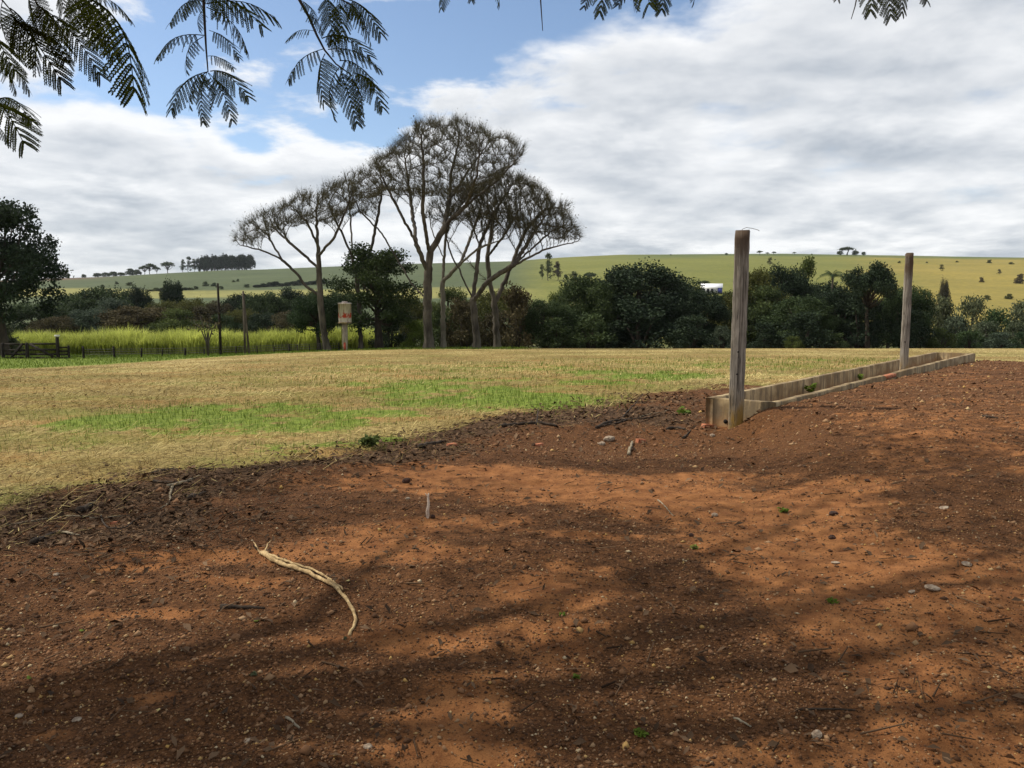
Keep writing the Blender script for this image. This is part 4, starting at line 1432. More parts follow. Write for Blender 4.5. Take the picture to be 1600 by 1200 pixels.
# flat-topped pair on the skyline and the tiny trees along it
far_tree('skyline_tree', 'largest flat-topped tree on the skyline between the two posts', 1323, 402.5, 14, 24, 'umbrella', 'leaf_dark', None, 1, 850, 0.9, 5, 0.5)
far_tree('skyline_tree', 'smaller tree right beside the flat-topped skyline tree', 1336, 403, 8, 10, 'round', 'leaf_dark', None, 2, 850, 0.9, 5)
far_tree('skyline_tree', 'small bush left of the flat-topped skyline tree', 1312, 402, 7, 9, 'round', 'leaf_dark', None, 0, 850, 0.9, 5)
far_tree('skyline_tree', 'tiny tree right of the flat-topped skyline trees', 1349, 404, 6, 6, 'round', 'leaf_dark', None, 0, 850, 0.9, 5)
for i, (x, h) in enumerate(((1048, 2.5), (1135, 4), (1187, 8), (1199, 5), (1209, 6), (1241, 5))):
    far_tree('skyline_tree', ORD[i] + ' tiny skyline tree from the left around the near post', x, 400.5, h, h * 1.2, 'umbrella' if h > 4 else 'round', 'leaf_dark', 'tiny skyline trees near the near post', i % 3, 850, 0.8, 5, 0.4)
for i, (x, y, h, w, lm, lab) in enumerate((
        (1203, 415, 13, 9, 'leaf_olive', 'small tree on the green slope right of the near post'), (1471, 423, 10, 9, 'leaf_olive', 'dark pointed bush alone on the golden slope right of the far post'),
        (1533, 441, 9, 9, 'leaf_brown', 'brownish bush on the golden slope'), (1561, 429, 9, 6, 'leaf_brown', 'thin pale tree on the golden slope'), (1594, 443, 16, 18, 'leaf_brown', 'bigger brown tree on the golden slope at the right edge'),
        (1546, 411, 6, 9, 'leaf_olive', 'dark bush near the ridge above the golden slope'), (1580, 413, 4, 9, 'leaf_olive', 'low dark bush near the ridge at the right edge'), (1576, 467, 9, 16, 'leaf_olive', 'dark rounded bush at the foot of the golden slope'),
        (1452, 462, 6, 10, 'leaf_olive', 'low bush at the foot of the golden slope near the far post'), (1541, 468, 8, 14, 'leaf_olive', 'low dark bush at the foot of the golden slope, middle'), (1597, 478, 8, 10, 'leaf_olive', 'dark bush at the lower right end of the golden slope'),
        (1405, 411, 4, 6, 'leaf_olive', 'tiny bush near the ridge left of the far post'), (1495, 410, 3, 5, 'leaf_olive', 'tiny bush near the ridge right of the far post'), (1448, 411, 3, 4, 'leaf_olive', 'tiniest bush on the ridge by the far post'))):
    far_tree('pasture_tree', lab, x, y, h, w, 'bush' if w >= h else 'tall', lm, None, i % 3, 240, 0.5, 8, 0.3)

# the shed with the white roof across the valley
b = ghit(1112, 458, 240)
shed = thing('farm_shed', 'white-roofed farm shed with a blue end wall across the valley', 'shed', b, -0.25)
sw, sd2, sh = 33 / F * b.y, 7.0, 2.6
mb = MB()
mb.box((0, 0, sh / 2), (sw * 0.96, sd2, sh))
mb.build('wall', M['wall_pale'], shed)
mb = MB()
v = []
for x in (-sw / 2, sw / 2):
    for (y_, z_) in ((-sd2 * 0.58, sh - 0.05), (0, sh + 2.0), (sd2 * 0.58, sh - 0.05), (sd2 * 0.58, sh + 0.12), (0, sh + 2.2), (-sd2 * 0.58, sh + 0.12)):
        v.append((x, y_, z_))
mb.add(v, [(0, 6, 7, 1), (1, 7, 8, 2), (3, 9, 10, 4), (4, 10, 11, 5), (5, 11, 6, 0), (2, 8, 9, 3), (0, 1, 4, 5), (1, 2, 3, 4), (6, 11, 10, 7), (7, 10, 9, 8)])
mb.build('roof', M['roof_white'], shed)
mb = MB()
mb.box((sw * 0.37, -sd2 / 2 - 0.06, sh * 0.5), (sw * 0.20, 0.12, sh * 0.98))
mb.build('blue_panel', M['wall_blue'], shed)
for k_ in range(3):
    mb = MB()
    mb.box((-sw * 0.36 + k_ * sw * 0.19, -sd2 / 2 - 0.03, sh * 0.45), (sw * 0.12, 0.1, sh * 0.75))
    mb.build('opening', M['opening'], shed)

# ---------------------------------------------------------------- water tank, gate, fence, poles
tk = at(540, 545, 60.5)
tzb = tz(tk.x, 60.5)
tank = thing('water_tank', 'white rust-stained water tank with red lettering-like patches on a concrete column', 'water tank', (tk.x, 60.5, tzb))
tank['label'] = 'white cylindrical water tank with rusty red patches raised on a concrete column'
z0 = at(540, 503.5, 60.5).z - tzb
z1 = at(540, 473.5, 60.5).z - tzb
mb = MB()
mb.lathe([(0.0, 0), (0.49, 0), (0.50, 0.02), (0.50, z1 - z0 - 0.08), (0.525, z1 - z0 - 0.08), (0.525, z1 - z0), (0.50, z1 - z0 + 0.01), (0.0, z1 - z0 + 0.07)], (0, 0, 0), 20)
o = mb.build('tank_drum', M['tank'], tank)
o.location.z = z0
mb = MB()
mb.lathe([(0.0, 0), (0.22, 0), (0.22, 0.08), (0.0, 0.09)], (0, 0, z1 + 0.055), 14)
mb.build('lid', M['tank'], tank)
mb = MB()
mb.box((-0.02, 0, z0 / 2 - 0.2), (0.36, 0.36, z0 + 0.36))
mb.build('column', M['column'], tank)
mb = MB()
mb.box((0, 0, z0 - 0.05), (0.9, 0.9, 0.09))
mb.build('support_slab', M['concrete'], tank)
mb = MB()
mb.box((-0.02, -0.19, 0.33), (0.17, 0.02, 0.65))
mb.build('red_patch', mat_bark('red_paint', (0.30, 0.05, 0.03), (0.45, 0.10, 0.06), 4), tank)
mb = MB()
mb.tube([(-0.26, -0.1, -0.2), (-0.26, -0.1, z0 * 0.6), (-0.25, -0.08, z0)], 0.028, 6)
mb.build('pipe', M['wood_pole'], tank)

GYD = 54.0


def gp(px, py=None, Y=GYD, dz=0.0):
    a = at(px, py or 560, Y)
    return a


def rough_post(parent_or_none, name, x, y, h, w, mat, parent=None, sink=0.3, lean=0.0, loc0=None, round_=True):
    mb = MB()
    z = tz(x, y)
    o = np.array(loc0) if loc0 is not None else np.zeros(3)
    n = 6
    pts = [(x + lean * i / (n - 1) - o[0], y - o[1], z - sink + (h + sink) * i / (n - 1) - o[2]) for i in range(n)]
    mb.tube(pts, [w / 2 * (1.06 - 0.12 * i / (n - 1)) for i in range(n)], 8 if round_ else 4)
    return mb.build(name, mat, parent)


gbase = at(66, 560, GYD)
gz = tz(gbase.x, GYD)
gate = thing('farm_gate', 'dark wooden double farm gate with diagonal braces and tall capped post, at the far left', 'gate', (gbase.x, GYD, gz))
O = np.array(gate.location)
pxm = F / GYD


def gx(px):
    return at(px, 540, GYD).x


def post_obj(px, hpx, w, name='post', parent=gate, Y=GYD):
    x = at(px, 540, Y).x
    return rough_post(None, name, x, Y, hpx / F * Y, w, M['wood_dark'], parent, loc0=parent.location, round_=False)


post_obj(4, 24, 0.26)
post_obj(42, 24, 0.28)
tall = post_obj(90, 35, 0.26)
post_obj(107, 20, 0.17)
mb = MB()
hx = gx(90)
mb.box((hx - O[0], 0, tz(hx, GYD) + 35 / pxm - O[2] + 0.02), (0.24, 0.24, 0.14))
mb.build('cap', M['white_paint'], gate)
ztop = 23 / pxm
for (a, b_, zs, th) in ((8, 40, (0.06, 0.30, 0.58, 1.0), 0.13), (46, 88, (0.05, 0.30, 0.62, 1.02), 0.13), (93, 105, (0.05, 0.28, 0.52, 0.78), 0.11)):
    for z_ in zs:
        xa, xb = gx(a), gx(b_)
        mb = MB()
        mb.beam((xa - O[0], 0, tz(xa, GYD) + z_ * ztop / 1.02 - O[2]), (xb - O[0], 0, tz(xb, GYD) + z_ * ztop / 1.02 - O[2]), 0.05, th)
        mb.build('rail', M['wood_dark'], gate)
for (a, za, b_, zb) in ((17, 0.05, 36, 1.0), (47, 1.0, 86, 0.06)):
    xa, xb = gx(a), gx(b_)
    mb = MB()
    mb.beam((xa - O[0], -0.06, tz(xa, GYD) + za * ztop - O[2]), (xb - O[0], -0.06, tz(xb, GYD) + zb * ztop - O[2]), 0.06, 0.15)
    mb.build('brace', M['wood_dark'], gate)

fence = thing('wire_fence', 'wire fence on dark wooden posts along the edge of the crop', 'fence', (gx(130), GYD, tz(gx(130), GYD)))
FO = fence.location
fpts = []
for i, (px, hpx, w) in enumerate(((130, 19, 0.17), (178, 18, 0.18), (220, 15, 0.13), (252, 12, 0.10), (288, 13, 0.16), (318, 11, 0.08), (345, 11, 0.10), (368, 13, 0.12), (402, 13, 0.09), (428, 11, 0.10), (452, 14, 0.11), (466, 12, 0.10), (484, 12, 0.10), (500, 12, 0.10), (530, 12, 0.10))):
    Yf = GYD + (px - 130) / 400 * 9.0
    x = at(px, 540, Yf).x
    h = hpx / F * Yf
    rough_post(None, 'post', x, Yf, h, w, M['wood_dark'], fence, loc0=FO, lean=random.uniform(-0.06, 0.06), round_=False)
    fpts.append((x, Yf, tz(x, Yf), h))
for zf in (0.30, 0.55, 0.80):
    mb = MB()
    pts = [(x - FO.x, y - FO.y, z + min(1.05, 0.7) * zf + 0.08 - FO.z) for (x, y, z, h) in fpts]
    mb.tube(pts, 0.012, 4)
    mb.build('wire', M['wire'], fence)

for (px, top, bot, w, lean, lab) in ((345, 443, 551, 0.20, 0.05, 'tall thin dark wooden pole standing by the crop, left of the double pole'),
                                    (383, 455, 549, 0.17, 0.0, 'leaning thin wooden pole of the pair by the crop')):
    Yp = 57.5 + (px - 345) * 0.02
    a = at(px, bot, Yp)
    zb = tz(a.x, Yp)
    pl = thing('wooden_pole', lab, 'pole', (a.x, Yp, zb))
    hh = at(px, top, Yp).z - zb
    mb = MB()
    mb.tube([(0, 0, -0.4), (-lean * 0.3, 0, hh * 0.5), (-lean, 0, hh)], [w / 2 * 1.1, w / 2, w / 2 * 0.8], 8)
    mb.build('shaft', M['wood_dark' if px == 345 else 'wood_pole'], pl, True)
    mb = MB()
    mb.box((-lean, 0, hh - 0.25), (0.34, 0.06, 0.07))
    mb.build('crosspiece', M['wood_dark'], pl)
    if px == 383:
        mb = MB()
        mb.tube([(0.28, 0.1, -0.3), (0.14, 0.08, hh * 0.45), (0.02, 0.06, hh * 0.92)], [w / 2, w / 2 * 0.9, w / 2 * 0.6], 8)
        mb.build('strut', M['wood_pole'], pl, True)

# thin forked sapling by the fence
a = at(325, 548, 57)
sap = thing('sapling', 'thin forked sapling with sparse leaves left of the tall thin pole', 'tree', (a.x, 57, tz(a.x, 57)))
mb = MB()
hs = at(325, 490, 57).z - sap.location.z
tw_ = []
for (dx, dy, f) in ((-0.55, 0.1, 0.98), (0.35, -0.2, 0.95), (-0.15, 0.3, 0.8), (0.7, 0.2, 0.75), (-0.9, -0.2, 0.8)):
    mb.tube([(0, 0, -0.2), (dx * 0.12, dy * 0.1, hs * 0.35), (dx * 0.5, dy * 0.5, hs * 0.65), (dx, dy, hs * f)], [0.07, 0.05, 0.035, 0.012], 6)
    for k_ in range(26):
        u = random.random()
        tw_.append((dx * (0.6 + 0.5 * u) + random.gauss(0, 0.3), dy + random.gauss(0, 0.3), hs * f * (0.7 + 0.36 * u) + random.gauss(0, 0.12)))
mb.build('trunk', M['bark_grey'], sap, True)
V, Q = leaf_cards(np.array(tw_), np.full(len(tw_), 0.10))
link('crown', mesh_np('crown', V, Q, tint=np.repeat(RNG.random(len(tw_)), 4)), M['leaf_brown'], sap)


# ---------------------------------------------------------------- crop, straw, grass, gravel and litter: what nobody could count
def blades(B, H, W_, lean, rng, droop=0.35):
    """bent grass blades: base quad and tip triangle"""
    n = len(B)
    az = rng.uniform(0, 2 * math.pi, n)
    d = np.stack([np.cos(az), np.sin(az), np.zeros(n)], 1)
    s = np.stack([-np.sin(az), np.cos(az), np.zeros(n)], 1)
    l = (lean * rng.uniform(0.3, 1.4, n))[:, None]
    up = np.array((0, 0, 1.0))
    Hc = H[:, None]
    Wc = W_[:, None]
    m_ = B + up * Hc * 0.6 + d * Hc * l * 0.35
    t_ = B + up * Hc * (1 - droop * l) + d * Hc * l
    V = np.stack([B - s * Wc, B + s * Wc, m_ + s * Wc * 0.8, m_ - s * Wc * 0.8, t_], 1).reshape(-1, 3)
    k = np.arange(n)[:, None] * 5
    return V, k + np.array([[0, 1, 2, 3]]), k + np.array([[3, 2, 4]])


rng = np.random.default_rng(71)
# tall green crop behind the fence, denser clumps with uneven tops
n = 90000
cx_ = rng.uniform(-56, -13.0, n)
cy_ = rng.uniform(0, 1, n) ** 1.3 * 22 + 67.5
front = 66.5 + 2.0 * (fbm(cx_ * 0.25, cx_ * 0, 3, 77) - 0.5) + 1.5 * sstep(cx_, -40, -56)
ok = (cy_ > front) & (cx_ / cy_ > -0.66 + 0.03 * fbm(cy_, cx_, 2, 5)) & (cx_ < -13.5 - (fbm(cy_ * .3, cy_ * 0, 2, 9) - .5) * 3)
cx_, cy_ = cx_[ok], cy_[ok]
cl = fbm(cx_ * 0.5, cy_ * 0.5, 3, 78)
H = (1.15 + 2.3 * cl) * rng.uniform(0.65, 1.1, len(cx_)) * (0.75 + 0.25 * sstep(cy_ - 66.5, 0, 3))
Bz = terrain(cx_, cy_)
V, Q, T = blades(np.stack([cx_, cy_, Bz], 1), H, np.full(len(cx_), 0.030), np.full(len(cx_), 0.55), rng)
tint = np.clip(0.10 + 1.5 * (cl - 0.28) + rng.normal(0, 0.18, len(cx_)), 0, 1)
tag(link('green_crop', mesh_np('green_crop', V, Q, T, tint=np.repeat(tint, 5)), M['crop']), 'tall bright green fodder crop behind the fence on the left', 'crop', kind='stuff')

# cut straw over the field
def field_samples(n, y0, y1, power, spread=0.72):
    u = rng.random(n)
    y = (y0 ** power + u * (y1 ** power - y0 ** power)) ** (1 / power)
    x = rng.uniform(-spread, spread, n) * y
    return x, y


x, y = field_samples(330000, 4.6, 58, 0.35)
st, gr, li, org, sdv = masks(x, y)
rx = x - T0[0]
ry = y - T0[1]
tt = rx * TD[0] + ry * TD[1]
ss = (rx * TS[0] + ry * TS[1]) / (1 + TG * np.clip(tt, 0, TL) / TL)
nearT = (ss > -0.05) & (ss < TW + 0.05) & (tt > -0.1) & (tt < TL + 0.1)
p_keep = st * (0.62 + 0.38 * sstep(y, 7, 15)) * (1 - 0.85 * np.clip(li * 1.2, 0, 1)) * (1 - np.clip(gr * 1.15, 0, 1)) ** 1.2 * (0.10 + 0.5 * sstep(fbm(x * 0.45, y * 0.45, 3, 96), 0.35, 0.6) + 1.1 * fbm(x * 1.3, y * 1.3, 3, 91)) + 0.02 * (sdv > -0.1) * (sdv < 0.8)
ok = (rng.random(len(x)) < p_keep) & ~nearT
x, y, sdv = x[ok], y[ok], sdv[ok]
n = len(x)
z = terrain(x, y)
ln = rng.uniform(0.04, 0.19, n) * (1 + 0.01 * y)
wd = np.maximum(0.0028, y * 0.00036) * rng.uniform(0.7, 1.4, n)
az = rng.uniform(-1.6, 1.6, n)
el = np.abs(rng.normal(0.02, 1.0, n)) * np.clip(0.26 - 0.006 * y, 0.05, 0.22)
d = np.stack([np.cos(az) * np.cos(el), np.sin(az) * np.cos(el), np.sin(el)], 1)
s = np.stack([-np.sin(az), np.cos(az), np.zeros(n)], 1)
c = np.stack([x, y, z + 0.012 + rng.random(n) * 0.03], 1)
V = np.stack([c - s * wd[:, None], c + s * wd[:, None], c + d * ln[:, None] + s * wd[:, None] * 0.7, c + d * ln[:, None] - s * wd[:, None] * 0.7], 1).reshape(-1, 3)
tint = np.clip(0.40 + 1.7 * (fbm(x * 0.4, y * 0.4, 4, 92) - 0.5) + rng.normal(0, 0.30, n), 0, 1)
tag(link('straw', mesh_np('straw', V, np.arange(n * 4).reshape(-1, 4), tint=np.repeat(tint, 4)), M['straw']), 'dry cut straw lying over the field', 'straw', kind='stuff')

# upright stubble
x, y = field_samples(60000, 5.5, 55, 0.4)
st, gr, li, org, sdv = masks(x, y)
rx = x - T0[0]
ry = y - T0[1]
tt = rx * TD[0] + ry * TD[1]
ss = (rx * TS[0] + ry * TS[1]) / (1 + TG * np.clip(tt, 0, TL) / TL)
ok = (rng.random(len(x)) < st * 0.6 * (1 - np.clip(gr, 0, 1)) * np.clip(1.3 - y / 45, 0, 1)) & ~((ss > -0.05) & (ss < TW + 0.05) & (tt > -0.1))
x, y = x[ok], y[ok]
n = len(x)
V, Q, T = blades(np.stack([x, y, terrain(x, y) - 0.01], 1), rng.uniform(0.04, 0.13, n), np.maximum(0.0018, y * 0.00022), np.full(n, 0.7), rng)
tag(link('stubble', mesh_np('stubble', V, Q, T, tint=np.repeat(np.clip(rng.normal(0.5, 0.25, n), 0, 1), 5)), M['straw']), 'short upright stubble standing among the straw', 'stubble', kind='stuff')

# fresh grass patches and the green verge by the fence
x, y = field_samples(190000, 6.0, 72, 0.45)
st, gr, li, org, sdv = masks(x, y)
rx = x - T0[0]
ry = y - T0[1]
tt = rx * TD[0] + ry * TD[1]
ss = (rx * TS[0] + ry * TS[1]) / (1 + TG * np.clip(tt, 0, TL) / TL)
ok = (rng.random(len(x)) < np.clip(gr * 1.1 - 0.10, 0, 1) * (0.2 + 1.2 * fbm(x * 2.3, y * 2.3, 3, 93))) & ~((ss > -0.05) & (ss < TW + 0.05) & (tt > -0.1))
x, y = x[ok], y[ok]
n = len(x)
V, Q, T = blades(np.stack([x, y, terrain(x, y) - 0.01], 1), rng.uniform(0.03, 0.10, n) * (1 + 0.025 * y), np.maximum(0.0028, y * 0.0003), np.full(n, 0.55), rng)
tag(link('grass', mesh_np('grass', V, Q, T, tint=np.repeat(np.clip(rng.normal(0.5, 0.25, n), 0, 1), 5)), M['grass']), 'fresh green grass in patches on the field and along the fence', 'grass', kind='stuff')


def pebbles(x, y, size, rng, sink=0.25, flat=0.65):
    n = len(x)
    o = np.array([(1, 0, 0), (0, 1, 0), (-1, 0, 0), (0, -1, 0), (0, 0, 1), (0, 0, -1)], float)
    T = np.array([(0, 1, 4), (1, 2, 4), (2, 3, 4), (3, 0, 4), (1, 0, 5), (2, 1, 5), (3, 2, 5), (0, 3, 5)])
    V = o[None] * (size[:, None, None] * rng.uniform(0.6, 1.3, (n, 6, 1)))
    az = rng.uniform(0, 6.28, n)
    ca, sa = np.cos(az)[:, None], np.sin(az)[:, None]
    X = V[..., 0] * ca - V[..., 1] * sa * 0.7
    Y = V[..., 0] * sa + V[..., 1] * ca * 0.7
    Z = V[..., 2] * flat
    z = terrain(x, y)
    V = np.stack([X + x[:, None], Y + y[:, None], Z + (z + size * flat * (1 - 2 * sink) * 0.6)[:, None]], -1).reshape(-1, 3)
    return V, (np.arange(n)[:, None, None] * 6 + T[None]).reshape(-1, 3)


x, y = field_samples(170000, 2.35, 14, 0.15)
st, gr, li, org, sdv = masks(x, y)
ok = (rng.random(len(x)) < (1 - st) * (1.25 - 1.1 * org) * (0.25 + 1.3 * fbm(x * 1.5, y * 1.5, 3, 95)))
x, y = x[ok], y[ok]
n = len(x)
size = np.clip(rng.lognormal(math.log(0.0046), 0.50, n), 0.002, 0.020)
V, T = pebbles(x, y, size, rng)
tg = np.clip(rng.beta(1.2, 2.4, n) + (rng.random(n) < 0.09) * 0.45, 0, 1)
tag(link('gravel', mesh_np('gravel', V, None, T, tint=np.repeat(tg, 6)), M['gravel']), 'loose dark and tan gravel strewn over the bare red earth', 'gravel', kind='stuff')
# clods on the disturbed bank by the trough and in the hollow
x, y = field_samples(120000, 2.5, 28, 0.20)
st, gr, li, org, sdv = masks(x, y)
rx = x - T0[0]
ry = y - T0[1]
tt = rx * TD[0] + ry * TD[1]
ss = (rx * TS[0] + ry * TS[1]) / (1 + TG * np.clip(tt, 0, TL) / TL)
w_ = (1 - st) * (1.25 - 1.05 * org) * np.clip(sstep(ss, TW + 0.03, TW + 0.1) * np.exp(-np.clip(ss - TW, 0, None) / 2.2) * sstep(tt, -2.5, 0.5) + 0.5 * np.exp(-((x - 1.7) ** 2 / 3 + (y - 9.8) ** 2 / 2)) + 0.40, 0, 1)
ok = (rng.random(len(x)) < w_) & ~((ss > -0.03) & (ss < TW + 0.03) & (tt > -0.05) & (tt < TL))
x, y = x[ok], y[ok]
n = len(x)
size = np.clip(rng.lognormal(math.log(0.0055), 0.6, n) * (0.55 + 0.10 * y), 0.003, 0.045)
V, T = pebbles(x, y, size, rng, 0.3, 0.7)
tag(link('soil_clods', mesh_np('soil_clods', V, None, T, tint=np.repeat(np.clip(rng.normal(0.50, 0.17, n), 0, 1), 6)), M['gravel']), 'crumbs and clods of red soil over the bare earth', 'soil', kind='stuff')


def flakes(x, y, ln, wd, rng, tilt=0.35):
    n = len(x)
    az = rng.uniform(0, 6.28, n)
    z = terrain(x, y)
    e = rng.normal(0, tilt, n)
    d = np.stack([np.cos(az), np.sin(az), e], 1)
    s = np.stack([-np.sin(az), np.cos(az), rng.normal(0, tilt, n)], 1)
    c = np.stack([x, y, z + 0.006 + rng.random(n) * 0.02], 1)
    L, W_ = ln[:, None], wd[:, None]
    up = np.array((0, 0, 1.0))
    V = np.stack([c - d * L, c - s * W_ + up * W_ * 0.5, c + d * L, c + s * W_ + up * W_ * 0.5], 1).reshape(-1, 3)
    k = np.arange(n)[:, None] * 4
    T = np.concatenate([k + np.array([[0, 1, 2]]), k + np.array([[0, 2, 3]])])
    return V, T


x, y = field_samples(80000, 2.4, 17, 0.35)
st, gr, li, org, sdv = masks(x, y)
rx = x - T0[0]
ry = y - T0[1]
tt = rx * TD[0] + ry * TD[1]
ss = (rx * TS[0] + ry * TS[1]) / (1 + TG * np.clip(tt, 0, TL) / TL)
ok = (rng.random(len(x)) < np.clip(li * 0.95, 0, 0.9) + 0.03 * (1 - st)) & ~((ss > -0.02) & (ss < TW + 0.02) & (tt > -0.05) & (tt < TL))
x, y = x[ok], y[ok]
n = len(x)
ln = rng.uniform(0.008, 0.040, n) * (0.6 + 0.07 * y)
V, T = flakes(x, y, ln, ln * rng.uniform(0.18, 0.6, n), rng)
tag(link('leaf_litter', mesh_np('leaf_litter', V, None, T, tint=np.repeat(np.clip(rng.beta(1.2, 2.3, n) * 1.1, 0, 1), 4)), M['litter']), 'dry brown leaf litter and bark bits swept along the field edge', 'leaf litter', kind='stuff')
# thin fallen twigs lying in the litter
x, y = field_samples(26000, 2.6, 15, 0.35)
st, gr, li, org, sdv = masks(x, y)
ok = rng.random(len(x)) < np.clip(li * 0.6, 0, 0.6) + 0.012 * (1 - st)
x, y = x[ok], y[ok]
n = len(x)
ln = rng.uniform(0.04, 0.17, n)
az = rng.uniform(-1.57, 1.57, n) * 0.85
V, T, tn = [], [], []
x2 = x + np.cos(az) * ln
y2 = y + np.sin(az) * ln
za, zb = terrain(x, y) + 0.012, terrain(x2, y2) + 0.012 + rng.random(n) * 0.02
wv = rng.uniform(0.0015, 0.005, n)
nx_, ny_ = -np.sin(az) * wv, np.cos(az) * wv
V = np.stack([np.stack([x - nx_, y - ny_, za - wv], 1), np.stack([x + nx_, y + ny_, za - wv], 1), np.stack([x, y, za + wv], 1),
              np.stack([x2 - nx_ * .5, y2 - ny_ * .5, zb - wv], 1), np.stack([x2 + nx_ * .5, y2 + ny_ * .5, zb - wv], 1), np.stack([x2, y2, zb + wv * .3], 1)], 1).reshape(-1, 3)
k = np.arange(n)[:, None] * 6
Q = np.concatenate([k + np.array([[0, 1, 4, 3]]), k + np.array([[1, 2, 5, 4]]), k + np.array([[2, 0, 3, 5]])])
tag(link('fallen_twigs', mesh_np('fallen_twigs', V, Q, tint=np.repeat(np.clip(rng.beta(1.2, 2.0, n) * 1.3, 0, 1.2), 6)), M['litter']), 'thin dry twigs scattered through the litter at the field edge', 'twigs', kind='stuff')


# ---------------------------------------------------------------- things lying on the ground
def ground_stick(name, label, pix, r0, r1, mat, cat='stick', lift=0.0, sides=7, wob=0.010, forks=(), group=None, arch=0.0):
    pts = [ghit(a, b) for a, b in pix]
    base = pts[0]
    rr = np.random.default_rng(int(pix[0][0] * 7 + pix[0][1]))

    def path(pts, ra, rb):
        P_ = np.array([(p.x, p.y, 0) for p in pts])
        seg = np.concatenate([[0], np.cumsum(np.linalg.norm(np.diff(P_, axis=0), axis=1))])
        n = max(6, int(seg[-1] / 0.035))
        u = np.linspace(0, seg[-1], n)
        X = np.interp(u, seg, P_[:, 0])
        Yv = np.interp(u, seg, P_[:, 1])
        for _ in range(4):
            X[1:-1] = X[1:-1] * 0.5 + (X[:-2] + X[2:]) * 0.25
            Yv[1:-1] = Yv[1:-1] * 0.5 + (Yv[:-2] + Yv[2:]) * 0.25
        rad = np.linspace(ra, rb, n) * (1 + 0.14 * np.sin(np.arange(n) * 1.7 + rr.random() * 6) + rr.normal(0, 0.05, n))
        Z = terrain(X, Yv)
        for _ in range(6):
            Z[1:-1] = Z[1:-1] * 0.4 + (Z[:-2] + Z[2:]) * 0.3
        Z = Z + rad * 0.75 + lift + arch * np.sin(np.linspace(0, math.pi, n))
        X = X + rr.normal(0, wob * 0.25, n)
        Yv = Yv + rr.normal(0, wob * 0.25, n)
        return np.stack([X, Yv, Z], 1), rad

    P0, rad = path(pts, r0, r1)
    if not forks:
        t = MB()
        t.tube(P0 - np.array(base), rad, sides, twist=0.05)
        o = t.build(name, M[mat], None, True)
        o.location = base
        return tag(o, label, cat, group)
    root = thing(name, label, cat, base, group=group)
    t = MB()
    t.tube(P0 - np.array(base), rad, sides, twist=0.05)
    t.build('stem', M[mat], root, True)
    for (fp, fr0, fr1, lz) in forks:
        q = [ghit(a, b) for a, b in fp]
        Pf, rf = path(q, fr0, fr1)
        Pf[:, 2] += np.linspace(0, lz, len(Pf))
        t = MB()
        t.tube(Pf - np.array(base), rf, 6)
        t.build('side_branch', M[mat], root, True)
    return root


# the pale twisted branch in the foreground: two strands grown together, a fork at its thick end
ground_stick('fallen_branch', 'pale peeled curved branch on the foreground earth, forked at its thick end',
             [(408, 866), (428, 880), (455, 891), (480, 897), (505, 910), (530, 926), (545, 945), (556, 965), (555, 982), (545, 994)], 0.0155, 0.008, 'stick_pale',
             forks=([[(408, 868), (400, 860), (397, 850)], 0.008, 0.003, 0.01], [[(412, 866), (419, 856), (424, 850)], 0.007, 0.002, 0.02],
                    [[(412, 864), (440, 879), (470, 891), (488, 893), (515, 908), (535, 925)], 0.010, 0.006, 0.008]), arch=0.012)
# small stake
b = ghit(669, 809)
stake = thing('stake', 'small pale stick stuck upright in the bare earth', 'stake', b)
mb = MB()
mb.tube([(0, 0, -0.05), (-0.004, 0, 0.05), (0.004, 0.002, 0.105), (0.0, 0.004, 0.16), (0.006, 0.004, 0.185)], [0.014, 0.013, 0.010, 0.008, 0.005], 7)
mb.build('shaft', M['stick_white'], stake, True)
mb = MB()
mb.tube([(0.002, 0.002, 0.155), (-0.014, 0.004, 0.175), (-0.022, 0.004, 0.185)], [0.006, 0.004, 0.002], 5)
mb.build('fork', M['stick_white'], stake, True)

